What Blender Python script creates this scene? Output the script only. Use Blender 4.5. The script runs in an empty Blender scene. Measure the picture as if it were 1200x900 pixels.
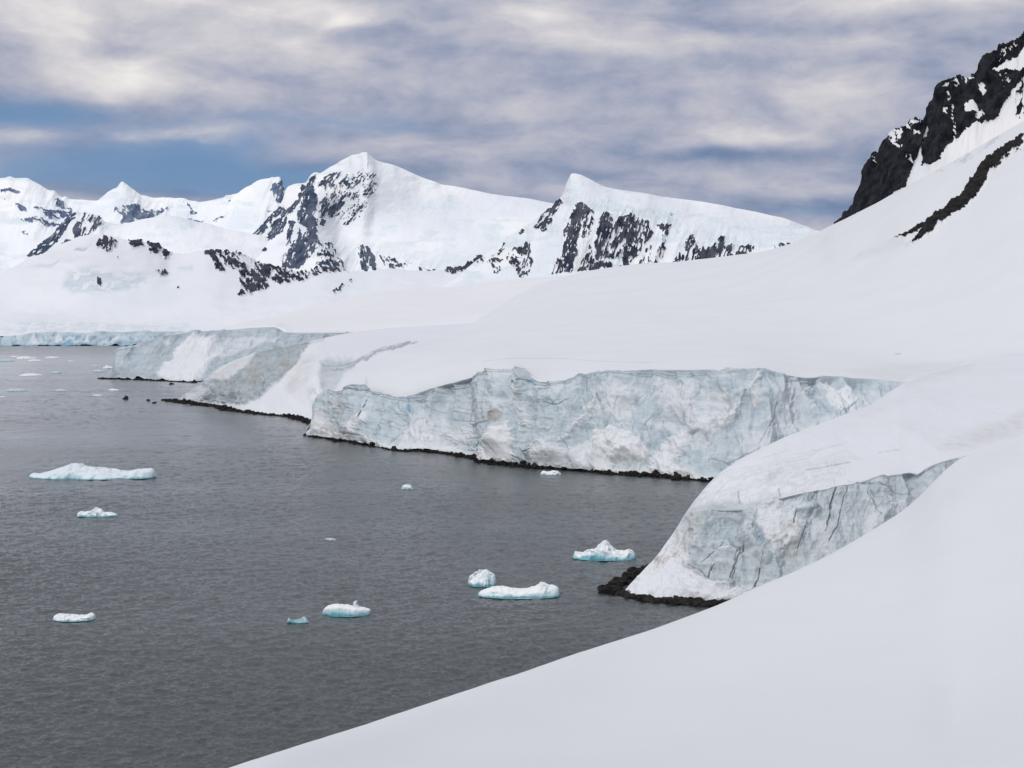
import bpy, math, random
import numpy as np

# ------------------------------------------------------------------ basics
F = 1600.0      # focal length in photo pixels (photo is 1200 x 900)
HZ = 392.0      # horizon row in the photo
H = 70.0        # height of the eye above the sea
random.seed(7)
scene = bpy.context.scene
COL = scene.collection

def W(px, py, Y):
    return ((px - 600.0) / F * Y, Y, H - (py - HZ) / F * Y)

def tag(o, label=None, cat=None, group=None, kind=None):
    if label: o['label'] = label
    if cat: o['category'] = cat
    if group: o['group'] = group
    if kind: o['kind'] = kind
    return o

# ------------------------------------------------------------------ noise
_rs = np.random.RandomState(11)
_N = 64
_T = _rs.rand(_N, _N, _N).astype(np.float32) * 2 - 1

def vnoise(x, y, z):
    x = np.asarray(x, dtype=np.float64); y = np.asarray(y, dtype=np.float64) + 0 * x; z = np.asarray(z, dtype=np.float64) + 0 * x
    xi = np.floor(x).astype(np.int64); yi = np.floor(y).astype(np.int64); zi = np.floor(z).astype(np.int64)
    fx = (x - xi); fy = (y - yi); fz = (z - zi)
    fx = fx * fx * fx * (fx * (fx * 6 - 15) + 10); fy = fy * fy * fy * (fy * (fy * 6 - 15) + 10); fz = fz * fz * fz * (fz * (fz * 6 - 15) + 10)
    M = _N - 1
    x0 = xi & M; x1 = (xi + 1) & M; y0 = yi & M; y1 = (yi + 1) & M; z0 = zi & M; z1 = (zi + 1) & M
    def L(a, b, t): return a + (b - a) * t
    return L(L(L(_T[x0, y0, z0], _T[x1, y0, z0], fx), L(_T[x0, y1, z0], _T[x1, y1, z0], fx), fy),
             L(L(_T[x0, y0, z1], _T[x1, y0, z1], fx), L(_T[x0, y1, z1], _T[x1, y1, z1], fx), fy), fz)

def fbm(x, y, z=0.0, octv=4, gain=0.5, lac=2.03, ridged=False):
    s = 0.0; a = 1.0; tot = 0.0
    x = np.asarray(x, dtype=np.float64); y = np.asarray(y, dtype=np.float64) + 0 * x; z = np.asarray(z, dtype=np.float64) + 0 * x
    for i in range(octv):
        n = vnoise(x + 17.3 * i, y + 5.7 * i, z + 9.1 * i)
        if ridged: n = 1 - 2 * np.abs(n)
        s = s + a * n; tot += a; a *= gain
        x, y = (x * 0.83 - y * 0.56) * lac, (x * 0.56 + y * 0.83) * lac
        z = z * lac
    return s / tot

def aniso(px, py, ang, stretch, scale, z=0.0, octv=3, ridged=False):
    """noise stretched along the direction ang (degrees, picture axes with y down)"""
    c, s = math.cos(math.radians(ang)), math.sin(math.radians(ang))
    a = px * c + py * s; b = -px * s + py * c
    return fbm(a / (scale * stretch), b / scale, z, octv, ridged=ridged)

def sst(e0, e1, x):
    t = np.clip((x - e0) / (e1 - e0), 0, 1)
    return t * t * (3 - 2 * t)

# ------------------------------------------------------------------ interpolation
def pchip(xk, yk, x):
    xk = np.asarray(xk, float); yk = np.asarray(yk, float)
    n = len(xk)
    if n == 1: return np.full_like(x, yk[0])
    h = np.diff(xk); d = np.diff(yk) / h
    m = np.zeros(n)
    if n == 2: m[:] = d[0]
    else:
        for i in range(1, n - 1):
            if d[i - 1] * d[i] > 0:
                w1 = 2 * h[i] + h[i - 1]; w2 = h[i] + 2 * h[i - 1]
                m[i] = (w1 + w2) / (w1 / d[i - 1] + w2 / d[i])
        m[0] = d[0]; m[-1] = d[-1]
    xc = np.clip(x, xk[0], xk[-1])
    i = np.clip(np.searchsorted(xk, xc, side='right') - 1, 0, n - 2)
    t = (xc - xk[i]) / h[i]
    return ((2 * t**3 - 3 * t**2 + 1) * yk[i] + (t**3 - 2 * t**2 + t) * h[i] * m[i] +
            (-2 * t**3 + 3 * t**2) * yk[i + 1] + (t**3 - t**2) * h[i] * m[i + 1])

def vinterp(knots, arr, vs):
    """smooth interpolation down the rows: arr (R, n); knots (R,), returns (len(vs), n)"""
    R = len(knots)
    out = np.zeros((len(vs), arr.shape[1]))
    h = np.diff(knots)[:, None]; d = np.diff(arr, axis=0) / h
    m = np.zeros_like(arr)
    if R == 2: m[:] = d[0]
    else:
        a, b = d[:-1], d[1:]
        w1 = 2 * h[1:] + h[:-1]; w2 = h[1:] + 2 * h[:-1]
        with np.errstate(divide='ignore', invalid='ignore'):
            mm = (w1 + w2) / (w1 / a + w2 / b)
        m[1:-1] = np.where(a * b > 0, mm, 0)
        m[0] = d[0]; m[-1] = d[-1]
    for k, v in enumerate(vs):
        i = min(max(int(np.searchsorted(knots, v, side='right')) - 1, 0), R - 2)
        t = (v - knots[i]) / h[i, 0]; hh = h[i, 0]
        out[k] = ((2 * t**3 - 3 * t**2 + 1) * arr[i] + (t**3 - 2 * t**2 + t) * hh * m[i] +
                  (-2 * t**3 + 3 * t**2) * arr[i + 1] + (t**3 - t**2) * hh * m[i + 1])
    return out

# ------------------------------------------------------------------ patches (rock, ice, dirt... laid on the surfaces)
def zp(ox, oy, s, pts):
    return [(ox + x / s, oy + y / s) for x, y in pts]

def poly_sd(px, py, poly):
    """signed distance to a polygon, positive inside"""
    P = np.asarray(poly, float); n = len(P)
    best = np.full(px.shape, 1e9); inside = np.zeros(px.shape, bool)
    for i in range(n):
        ax, ay = P[i]; bx, by = P[(i + 1) % n]
        ex, ey = bx - ax, by - ay
        L2 = ex * ex + ey * ey + 1e-9
        t = np.clip(((px - ax) * ex + (py - ay) * ey) / L2, 0, 1)
        dd = (px - ax - t * ex) ** 2 + (py - ay - t * ey) ** 2
        best = np.minimum(best, dd)
        if ay != by:
            c = ((ay > py) != (by > py)) & (px < (bx - ax) * (py - ay) / (by - ay) + ax)
            inside ^= c
    d = np.sqrt(best)
    return np.where(inside, d, -d)

def line_d(px, py, pts):
    best = np.full(px.shape, 1e9)
    for (ax, ay), (bx, by) in zip(pts[:-1], pts[1:]):
        ex, ey = bx - ax, by - ay
        L2 = ex * ex + ey * ey + 1e-9
        t = np.clip(((px - ax) * ex + (py - ay) * ey) / L2, 0, 1)
        best = np.minimum(best, (px - ax - t * ex) ** 2 + (py - ay - t * ey) ** 2)
    return np.sqrt(best)

# ------------------------------------------------------------------ mesh building
def make_mesh(name, verts, faces, mat, parent=None, attrs=None, smooth=True):
    me = bpy.data.meshes.new(name)
    verts = np.asarray(verts, np.float32); faces = np.asarray(faces, np.int32)
    k = faces.shape[1]
    me.vertices.add(len(verts)); me.vertices.foreach_set('co', verts.ravel())
    me.loops.add(faces.size); me.loops.foreach_set('vertex_index', faces.ravel())
    me.polygons.add(len(faces))
    me.polygons.foreach_set('loop_start', np.arange(0, faces.size, k, dtype=np.int32))
    me.polygons.foreach_set('use_smooth', np.full(len(faces), smooth))
    me.update(calc_edges=True)
    for kx, v in (attrs or {}).items():
        a = me.attributes.new(kx, 'FLOAT', 'POINT')
        a.data.foreach_set('value', np.asarray(v, np.float32).ravel())
    me.materials.append(mat)
    o = bpy.data.objects.new(name, me); COL.objects.link(o)
    if parent: o.parent = parent
    return o

def grid_faces(nr, nc):
    i = np.arange(nr - 1)[:, None] * nc + np.arange(nc - 1)[None, :]
    return np.stack([i, i + 1, i + 1 + nc, i + nc], -1).reshape(-1, 4)

CH = ('rock', 'ice', 'dirt', 'blue', 'dark')

def smooth_row(row, px0, px1, sig, dpy, dY):
    c = np.arange(px0 - 3 * sig, px1 + 3 * sig, 1.0); q = np.array(row, float)
    k = np.exp(-0.5 * (np.arange(-3 * sig, 3 * sig + 1) / sig) ** 2); k /= k.sum()
    py = np.convolve(pchip(q[:, 0], q[:, 1], c), k, 'same'); y = np.convolve(pchip(q[:, 0], q[:, 2], c), k, 'same')
    m = (c >= px0) & (c <= px1)
    return [(a, b + dpy, d + dY) for a, b, d in list(zip(c[m], py[m], y[m]))[::3]]

def lerp_row(ra, rb, f, px0, px1, alt=None, x0=0, x1=1):
    c = np.arange(px0, px1 + 1, 1.5); A = np.array(ra, float); B = np.array(rb, float)
    py = pchip(A[:, 0], A[:, 1], c) * (1 - f) + pchip(B[:, 0], B[:, 1], c) * f
    y = pchip(A[:, 0], A[:, 2], c) * (1 - f) + pchip(B[:, 0], B[:, 2], c) * f
    if alt is not None:
        Q = np.array(alt, float); w = sst(x0, x1, c)
        py = py * (1 - w) + np.interp(c, Q[:, 0], Q[:, 1]) * w; y = y * (1 - w) + np.interp(c, Q[:, 0], Q[:, 2]) * w
    return list(zip(c, py, y))

def sheet(name, mat, px0, px1, step, rows, segs, patches=(), disp=None, ice0=None, rock0=0.0, warp=1.0, mode='smooth', parent=None, smoothshade=True):
    """surface lofted through rows of world points. A row is a list of (px, py, Y), or
    ('rel', [(px, dY, dz), ...]) measured from the row before it."""
    cols = np.arange(px0, px1 + step * 0.5, step)
    Ys, Zs = [], []
    for r in rows:
        if isinstance(r, tuple) and r[0] == 'rel':
            q = np.array(r[1], float)
            Ys.append(Ys[-1] + pchip(q[:, 0], q[:, 1], cols)); Zs.append(Zs[-1] + pchip(q[:, 0], q[:, 2], cols))
        elif isinstance(r, tuple) and r[0] == 'abs':      # (Y array, Z array)
            Ys.append(r[1](cols)); Zs.append(r[2](cols))
        else:
            q = np.array(r, float)
            py = pchip(q[:, 0], q[:, 1], cols); y = pchip(q[:, 0], q[:, 2], cols)
            Ys.append(y); Zs.append(H - (py - HZ) / F * y)
    Ys = np.array(Ys); Zs = np.array(Zs)
    kn = np.arange(len(rows), dtype=float)
    if mode == 'smooth':
        ch = np.median(np.sqrt(np.diff(Ys, axis=0) ** 2 + np.diff(Zs, axis=0) ** 2), axis=1)
        kn = np.concatenate([[0], np.cumsum(np.maximum(ch, 1e-3))])
    vs = []; idx = []
    for i, s in enumerate(segs):
        for k in range(s):
            vs.append(kn[i] + (kn[i + 1] - kn[i]) * k / s); idx.append(i + k / s)
    vs.append(kn[-1]); idx.append(float(len(segs)))
    vs = np.array(vs); idx = np.array(idx)
    if mode == 'smooth':
        Yg = vinterp(kn, Ys, vs); Zg = vinterp(kn, Zs, vs)
    else:
        Yg = np.array([np.interp(idx, kn, Ys[:, j]) for j in range(len(cols))]).T
        Zg = np.array([np.interp(idx, kn, Zs[:, j]) for j in range(len(cols))]).T
    Xg = (cols[None, :] - 600) / F * Yg
    P = np.stack([Xg, Yg, Zg], -1)
    PX = np.broadcast_to(cols[None, :], Yg.shape).copy(); PY = HZ - (Zg - H) / Yg * F
    V = np.broadcast_to(idx[:, None], Yg.shape)
    A = {c: np.zeros(Yg.shape) for c in CH}
    if ice0 is not None: A['ice'] = ice0(PX, PY, V)
    if rock0: A['rock'] += rock0
    dp = np.zeros(Yg.shape); A['zone'] = np.zeros(Yg.shape)
    wx = PX + warp * (3.2 * fbm(PX / 9, PY / 9, 3.3, 4) + 1.4 * fbm(PX / 2.5, PY / 2.5, 5.3, 2)); wy = PY + warp * (3.2 * fbm(PX / 9, PY / 9, 8.8, 4) + 1.4 * fbm(PX / 2.5, PY / 2.5, 7.3, 2))
    for p in patches:
        poly = p['poly']; soft = p.get('soft', 1.2); val = p.get('val', 1.0)
        bx = [q[0] for q in poly]; by = [q[1] for q in poly]; mg = 22 + soft * 2
        sel = (PX > min(bx) - mg) & (PX < max(bx) + mg) & (PY > min(by) - mg) & (PY < max(by) + mg)
        vr = p.get('v')
        if vr: sel &= (V >= vr[0]) & (V <= vr[1])
        if not sel.any(): continue
        x, y = wx[sel], wy[sel]
        if 'line' in p:
            wv = p['line'] * np.clip(0.75 + 1.5 * fbm(PX[sel] / 6, PY[sel] / 6, 1.0, 2), 0.05, 1.6)
            xs = PX[sel] + 1.2 * fbm(PX[sel] / 6, PY[sel] / 6, 4.0, 2); ys = PY[sel]
            m = 1 - sst(wv * 0.5, wv * 0.5 + p.get('soft', 0.8), line_d(xs, ys, poly))
        else:
            sd = poly_sd(x, y, poly)
            m = sst(-soft, soft, sd)
        den = p.get('den')
        if 'line' not in p and p.get('ch', 'rock') == 'rock':
            A['zone'][sel] = np.maximum(A['zone'][sel], sst(-18, 4, sd))
        md = m
        if p.get('d') and 'line' not in p and den is None: md = sst(-soft * 2.5 - 1, soft * 2.5 + 1, sd)
        if den is not None:
            n = aniso(PX[sel], PY[sel], p.get('ang', 110), p.get('st', 3.5), p.get('sc', 3.2), p.get('seed', 0.0), 4)
            n2 = aniso(PX[sel], PY[sel], p.get('ang', 110) - 50, 1.6, 5.0, 5.0, 3)
            n3 = aniso(PX[sel], PY[sel], p.get('ang', 110), 1.8, 1.0, 2.0, 2)
            q = n * 0.75 + n2 * 0.40 + n3 * 0.17
            th = (den - 0.54) * 0.80
            edge = np.clip(poly_sd(x, y, poly) / 6, -1, 1) * 0.08
            m = m * (1 - sst(-0.05, 0.05, q - th - edge)); md = m
        ch = p.get('ch', 'rock')
        if ch:
            cur = A[ch][sel]
            A[ch][sel] = np.maximum(cur, m * val) if val >= 0 else cur * (1 - m * (-val))
        if p.get('d'): 
            t = dp[sel]; t += md * p['d']; dp[sel] = t
    if disp is not None: dp = dp + disp(P, PX, PY, V, A)
    du = np.gradient(P, axis=1); dv = np.gradient(P, axis=0)
    Nn = np.cross(du, dv); ln = np.linalg.norm(Nn, axis=-1, keepdims=True); Nn = Nn / np.maximum(ln, 1e-9)
    s = np.sign(Nn[..., 2:3] * 1.0 - Nn[..., 1:2] * 0.6); s[s == 0] = 1
    Nn = Nn * s
    P = P + Nn * dp[..., None]
    nr, nc = Yg.shape
    o = make_mesh(name, P.reshape(-1, 3), grid_faces(nr, nc), mat, parent, {c: A[c] for c in CH}, smoothshade)
    return o

# ------------------------------------------------------------------ materials
def nodes_of(m):
    m.use_nodes = True; nt = m.node_tree; nt.nodes.clear(); return nt

class NT:
    def __init__(s, nt): s.nt = nt; s.n = nt.nodes; s.l = nt.links
    def new(s, t, **k):
        x = s.n.new(t)
        for a, b in k.items(): setattr(x, a, b)
        return x
    def put(s, sock, v):
        if isinstance(v, bpy.types.NodeSocket): s.l.new(v, sock)
        elif isinstance(v, (tuple, list)):
            sock.default_value = tuple(v) + ((1.0,) if len(v) == 3 and sock.type == 'RGBA' else ())
        else: sock.default_value = v
    def math(s, op, a, b=None, c=None, clamp=False):
        x = s.new('ShaderNodeMath', operation=op); x.use_clamp = clamp
        s.put(x.inputs[0], a)
        if b is not None: s.put(x.inputs[1], b)
        if c is not None: s.put(x.inputs[2], c)
        return x.outputs[0]
    def mix(s, f, a, b, blend='MIX'):
        x = s.new('ShaderNodeMix', data_type='RGBA', blend_type=blend)
        s.put(x.inputs[0], f); s.put(x.inputs[6], a); s.put(x.inputs[7], b)
        return x.outputs[2]
    def noise(s, vec, scale, det=4, rough=0.55, dist=0.0):
        x = s.new('ShaderNodeTexNoise'); s.put(x.inputs['Vector'], vec)
        x.inputs['Scale'].default_value = scale; x.inputs['Detail'].default_value = det
        x.inputs['Roughness'].default_value = rough; x.inputs['Distortion'].default_value = dist
        return x.outputs['Fac']
    def ramp(s, f, stops):
        x = s.new('ShaderNodeValToRGB'); s.put(x.inputs[0], f)
        e = x.color_ramp.elements
        while len(e) > 1: e.remove(e[-1])
        e[0].position = stops[0][0]; e[0].color = tuple(stops[0][1]) + (1,)
        for p, c in stops[1:]:
            q = e.new(p); q.color = tuple(c) + (1,)
        return x.outputs[0]
    def mrange(s, v, a, b, c, d):
        x = s.new('ShaderNodeMapRange'); s.put(x.inputs[0], v)
        for i, q in enumerate((a, b, c, d)): x.inputs[i + 1].default_value = q
        return x.outputs[0]
    def mapping(s, vec, sc, loc=(0, 0, 0), rot=(0, 0, 0)):
        x = s.new('ShaderNodeMapping'); s.put(x.inputs[0], vec)
        x.inputs['Scale'].default_value = sc; x.inputs['Location'].default_value = loc; x.inputs['Rotation'].default_value = rot
        return x.outputs[0]

def glacier_mat(name, mpp, edge=1.1, snow=(0.80, 0.805, 0.82), snow2=(0.77, 0.77, 0.775), ice=(0.55, 0.66, 0.71), icew=(0.74, 0.79, 0.81),
                rock=(0.030, 0.031, 0.036), rock2=(0.075, 0.07, 0.068), bump=0.35, snowbump=0.12):
    """mpp: metres per photo pixel where it stands, which sets the size of the fine grain"""
    m = bpy.data.materials.new(name); t = NT(nodes_of(m))
    geo = t.new('ShaderNodeTexCoord').outputs['Object']
    def at(n):
        return t.new('ShaderNodeAttribute', attribute_name=n).outputs['Fac']
    k = 1.0 / mpp
    big = t.noise(geo, 0.008 * k, 4, 0.5)
    mid = t.noise(geo, 0.06 * k, 5, 0.6)
    fine = t.noise(geo, 0.42 * k, 5, 0.7)
    strat = t.noise(t.mapping(geo, (0.03 * k, 0.03 * k, 0.30 * k), rot=(0.12, 0.16, 0)), 1.0, 5, 0.65, 0.9)
    flute = t.noise(t.mapping(geo, (0.22 * k, 0.22 * k, 0.03 * k)), 1.0, 4, 0.6, 0.8)
    sn = t.mix(t.mrange(big, 0.35, 0.65, 0, 1), snow, snow2)
    # ice: whiter and bluer patches, strata
    f1 = t.mrange(t.math('ADD', t.math('MULTIPLY', mid, 0.6), t.math('MULTIPLY', strat, 0.4)), 0.38, 0.62, 0, 1)
    ic = t.mix(f1, ice, icew)
    ic = t.mix(t.math('MULTIPLY', t.mrange(flute, 0.55, 0.75, 0, 1), 0.3), ic, tuple(c * 0.72 for c in ice))
    ic = t.mix(t.math('MULTIPLY', t.mrange(strat, 0.58, 0.72, 0, 1), 0.28), ic, (0.42, 0.45, 0.46))
    col = t.mix(at('ice'), sn, ic)
    col = t.mix(at('blue'), col, (0.16, 0.36, 0.48))
    dn = t.math('MULTIPLY', at('dirt'), t.mrange(t.math('ADD', mid, t.math('MULTIPLY', fine, 0.5)), 0.55, 0.95, 0.15, 1.0))
    col = t.mix(dn, col, (0.30, 0.26, 0.215))
    col = t.mix(t.math('MULTIPLY', at('dark'), 0.85), col, (0.09, 0.10, 0.095))
    # rock: sharpen the mask with the fine grain
    rk = t.mrange(t.math('ADD', at('rock'), t.math('MULTIPLY', t.math('SUBTRACT', fine, 0.5), edge)), 0.40, 0.60, 0, 1)
    rk = t.math('MULTIPLY', rk, t.mrange(at('rock'), 0.02, 0.12, 0, 1))
    rc = t.mix(t.mrange(mid, 0.4, 0.62, 0, 1), rock, rock2)
    rc = t.mix(t.mrange(fine, 0.5, 0.7, 0, 0.5), rc, tuple(c * 0.45 for c in rock))
    col = t.mix(rk, col, rc)
    # bump
    hgt = t.math('ADD', t.math('MULTIPLY', fine, 0.6), t.math('MULTIPLY', mid, 1.6))
    hgt = t.math('ADD', hgt, t.math('MULTIPLY', strat, 0.6))
    bst = t.math('ADD', snowbump, t.math('MULTIPLY', t.math('MAXIMUM', at('ice'), t.math('MAXIMUM', rk, at('dirt'))), bump))
    bp = t.new('ShaderNodeBump'); t.put(bp.inputs['Strength'], t.math('MINIMUM', bst, 1.0)); bp.inputs['Distance'].default_value = 2.2 * mpp
    t.put(bp.inputs['Height'], hgt)
    bs = t.new('ShaderNodeBsdfPrincipled'); t.put(bs.inputs['Base Color'], col)
    t.put(bs.inputs['Roughness'], t.math('SUBTRACT', 0.85, t.math('MULTIPLY', at('ice'), 0.25)))
    t.put(bs.inputs['Specular IOR Level'], t.math('SUBTRACT', 0.25, t.math('MULTIPLY', rk, 0.2)))
    t.put(bs.inputs['Normal'], bp.outputs[0])
    o = t.new('ShaderNodeOutputMaterial'); t.l.new(bs.outputs[0], o.inputs[0])
    return m

# ------------------------------------------------------------------ FOREGROUND SLOPE
mat_fg = glacier_mat('shaded_snow_near', 0.12, snow=(0.69, 0.71, 0.735), snow2=(0.68, 0.70, 0.725), snowbump=0.02)  # cloud shade over the near ground is held in this darker snow colour
edge = [(-260, 1110, 40), (0, 1008, 45), (300, 896, 60), (420, 856, 82), (540, 815, 110), (660, 773, 145), (780, 734, 190), (845, 709, 215),
        (888, 689, 230), (940, 667, 247), (983, 645, 262), (1027, 619, 280), (1061, 597, 293), (1085, 575, 303), (1100, 559, 312), (1113, 548, 322),
        (1126, 538, 332), (1150, 529, 350), (1200, 514, 382), (1260, 497, 410), (1400, 455, 450)]
def fg_disp(P, PX, PY, V, A):
    X, Y = P[..., 0], P[..., 1]
    return 0.22 * fbm(X / 45, Y / 45, 0.3, 3) * np.clip(Y / 150, 0.1, 1) + 0.02 * fbm(X / 3, Y / 3, 1, 2)
sheet('foreground_snow_slope', mat_fg, -260, 1400, 6,
      [[(-260, 2400, 6), (300, 2300, 6), (1400, 2200, 6)],
       [(-260, 1330, 22), (300, 1230, 22), (800, 1210, 22), (1400, 1180, 22)],
       [(-260, 1200, 32), (300, 980, 40), (700, 960, 48), (1000, 940, 55), (1400, 900, 60)],
       smooth_row([(-260, 1140, 37), (300, 925, 53), (540, 868, 85), (780, 820, 120), (983, 770, 140), (1126, 720, 150), (1200, 690, 158), (1400, 620, 170)], -260, 1400, 30, 0, 0),
       smooth_row(edge, -260, 1400, 7, 0, 0),
       ('rel', [(-260, 4, -1.2), (600, 10, -2.5), (1126, 16, -2.0), (1400, 25, -1)]),
       ('rel', [(-260, 20, -14), (300, 30, -20), (600, 30, -18), (1000, 20, -12), (1126, 20, -8), (1400, 40, -6)]),
       ('rel', [(-260, 40, -45), (300, 60, -45), (600, 60, -35), (1000, 30, -20), (1126, 20, -12), (1400, 60, -10)])],
      [8, 10, 24, 40, 6, 10, 6], disp=fg_disp,
      patches=[dict(poly=[(1128, 532), (1200, 512), (1200, 540), (1150, 560), (1120, 590), (1100, 590), (1110, 560)], ch='dirt', val=0.10, soft=12)])
tag(bpy.data.objects['foreground_snow_slope'], 'smooth shaded snow slope falling left across the bottom right corner', 'snow slope', kind='structure')

# ------------------------------------------------------------------ NEAR HEADLAND
mpp = 0.235
mat_n = glacier_mat('near_glacier', mpp, snow=(0.665, 0.685, 0.73), snow2=(0.65, 0.668, 0.705), ice=(0.35, 0.41, 0.45), icew=(0.53, 0.575, 0.60), bump=0.35, snowbump=0.14)
n_foot = [(728, 700, 366), (735, 699.5, 364), (790, 703, 360), (850, 707, 355), (950, 709, 353), (1050, 706, 358), (1130, 690, 375), (1400, 670, 410)]
n_top = [(728, 698, 367.8), (735, 688.6, 370.6), (750, 672.6, 372.5), (765, 657.6, 375.4), (776, 643, 378), (787, 628.6, 381), (798, 612, 381.5), (808, 600.5, 380), (818, 597, 377), (830, 597, 375.5), (850, 598, 374.5), (880, 597, 373), (908, 586, 374), (940, 578, 377), (975, 572, 381),
         (1007, 565, 386), (1031, 559, 390), (1050, 556, 394), (1066, 554, 397), (1074, 556, 399), (1085, 549, 402), (1098, 543, 405), (1124, 536, 413), (1200, 520, 440), (1400, 480, 500)]
n_sil = [(728, 697.5, 368), (735, 688, 371), (750, 672, 373), (765, 657, 376), (787, 628, 382), (808, 597, 388), (830, 569, 395), (850, 550, 402), (873, 536, 412), (923, 512, 435),
         (984, 488, 475), (1025, 471, 515), (1054, 452, 560), (1100, 436, 620), (1150, 424, 670), (1200, 412, 720), (1400, 370, 850)]
def zF(*pts): return zp(700, 540, 4.615, pts)
def zG(*pts): return zp(850, 400, 3.43, pts)
rr0 = random.Random(21)
n_patch = [
    dict(poly=zF((150, 690), (300, 540), (380, 515), (500, 500), (515, 560), (480, 590), (300, 700), (200, 720)), ch='ice', val=-1, soft=1.5),
    dict(poly=zF((270, 725), (300, 690), (430, 620), (500, 575), (620, 650), (700, 660), (760, 690), (860, 690), (900, 680), (700, 770), (540, 750)), ch='ice', val=-0.85, soft=1.5, d=0.8),
    dict(poly=zF((500, 585), (590, 640), (560, 700), (420, 710), (430, 640)), ch='ice', val=-1, soft=2.0, d=0.5),
    # left flank: white with dirty streaks
    dict(poly=zF((300, 540), (420, 400), (520, 320), (560, 380), (510, 480), (500, 510)), ch='ice', val=-0.5, soft=4),
    dict(poly=zF((290, 590), (340, 500), (420, 420), (520, 330), (560, 300), (540, 400), (500, 480), (420, 520), (330, 600)), ch='dirt', val=0.75, soft=2, den=0.42, ang=118, st=4, sc=1.5),
    dict(poly=zF((300, 600), (320, 540), (350, 520), (330, 590)), ch='dirt', val=0.9, soft=1.5, den=0.6, ang=118, sc=1.5),
    # scoop under the lip
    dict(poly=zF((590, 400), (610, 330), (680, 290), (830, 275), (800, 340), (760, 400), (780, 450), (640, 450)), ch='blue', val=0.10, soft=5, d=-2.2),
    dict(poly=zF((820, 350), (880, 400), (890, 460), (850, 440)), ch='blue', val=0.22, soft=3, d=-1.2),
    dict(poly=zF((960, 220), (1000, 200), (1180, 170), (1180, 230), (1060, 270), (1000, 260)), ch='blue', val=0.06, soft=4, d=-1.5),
    # pale broken bulge
    dict(poly=zF((835, 280), (960, 230), (1040, 280), (1100, 340), (1040, 460), (960, 480), (900, 420), (860, 340)), ch='ice', val=-0.75, soft=5, d=1.3),
    dict(poly=zF((930, 350), (1040, 340), (1110, 400), (1080, 520), (1020, 560), (960, 460)), ch='dirt', val=0.55, soft=3, den=0.40, ang=100, sc=1.6),
    dict(poly=zF((1040, 440), (1090, 440), (1080, 540), (1030, 540)), ch='dirt', val=0.6, soft=3, den=0.6, ang=100, sc=1.6),
]
for ln, w_, v_ in [(zF((790, 440), (765, 510), (735, 590), (718, 645)), 1.3, 0.9), (zF((770, 440), (752, 500), (745, 540)), 0.7, 0.7), (zF((745, 590), (732, 650)), 0.7, 0.7),
                   (zF((680, 435), (640, 480), (600, 520), (565, 560)), 0.7, 0.6), (zF((630, 560), (610, 590), (600, 630)), 1.3, 0.9),
                   (zF((880, 575), (875, 620), (850, 685)), 1.6, 0.9), (zF((905, 470), (890, 540), (878, 590)), 0.6, 0.5),
                   (zF((1065, 280), (1055, 320), (1045, 360)), 0.9, 0.7), (zF((1115, 370), (1095, 430), (1080, 480)), 0.8, 0.6),
                   (zG((442, 585), (430, 640), (415, 710), (403, 765)), 1.4, 0.9), (zG((487, 580), (470, 650), (450, 740), (415, 800)), 0.9, 0.75),
                   (zG((560, 590), (580, 630), (600, 670), (616, 702)), 1.0, 0.7), (zG((580, 600), (600, 625), (622, 640)), 0.6, 0.5),
                   (zG((330, 515), (420, 500), (500, 485)), 0.6, 0.45), (zG((500, 560), (600, 580), (740, 620)), 0.5, 0.35), (zG((620, 445), (700, 434)), 0.5, 0.3),
                   (zF((510, 580), (560, 600), (600, 640), (640, 655)), 1.0, 0.45), (zF((620, 452), (740, 452)), 0.8, 0.4),
                   (zG((215, 590), (220, 620)), 0.6, 0.4), (zG((55, 600), (58, 650)), 0.5, 0.35), (zG((370, 600), (362, 700)), 0.5, 0.3), (zG((740, 545), (750, 575)), 0.6, 0.4)]:
    n_patch.append(dict(poly=ln, line=w_, ch='dark', val=v_, soft=0.6, d=-0.5))
# undercut below the lip: its shade painted as a dark line
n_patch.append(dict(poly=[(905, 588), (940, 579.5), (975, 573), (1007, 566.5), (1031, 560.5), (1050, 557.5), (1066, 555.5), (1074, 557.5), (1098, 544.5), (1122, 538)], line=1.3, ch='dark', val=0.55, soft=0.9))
def form(pts, w, soft, d, ch=None, val=0.0): n_patch.append(dict(poly=pts, line=w, soft=soft, d=d, ch=ch, val=val))
form(zF((835, 290), (800, 340), (790, 380), (830, 420), (880, 470), (900, 530)), 5, 10, 1.8)
form(zF((540, 330), (530, 400), (510, 470), (505, 560)), 4, 8, 1.6); form(zF((575, 330), (565, 400), (560, 470)), 3, 5, 1.0)
form(zF((520, 400), (500, 520)), 3, 5, -1.0); form(zF((900, 240), (960, 215), (1000, 260), (1080, 275), (1180, 270)), 4, 7, 1.4)
form(zF((700, 460), (690, 560), (700, 640)), 8, 14, 1.5); form(zF((960, 480), (940, 560), (950, 640)), 8, 12, 1.4); form(zG((330, 640), (300, 720), (280, 800)), 8, 12, 1.6)
form(zF((620, 450), (760, 452), (860, 470), (1000, 470)), 2, 4, -0.9); form(zF((560, 560), (700, 560), (860, 580)), 3, 6, 0.6)
form(zG((440, 590), (560, 640), (740, 700)), 3, 8, 0.8); form(zG((620, 560), (640, 640), (600, 740)), 6, 12, 1.2); form(zG((740, 540), (760, 600)), 4, 8, -1.0)
form(zF((780, 395), (770, 300), (830, 280)), 3, 5, 0, 'dark', 0.22); form(zF((845, 350), (880, 390), (900, 440)), 1.5, 3, -0.8, 'blue', 0.3)  # first stroke: dark shading of the arch scoop, colour only
form(zF((520, 590), (560, 630), (640, 655), (740, 665)), 1.5, 3, 0, 'dark', 0.3)
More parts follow.
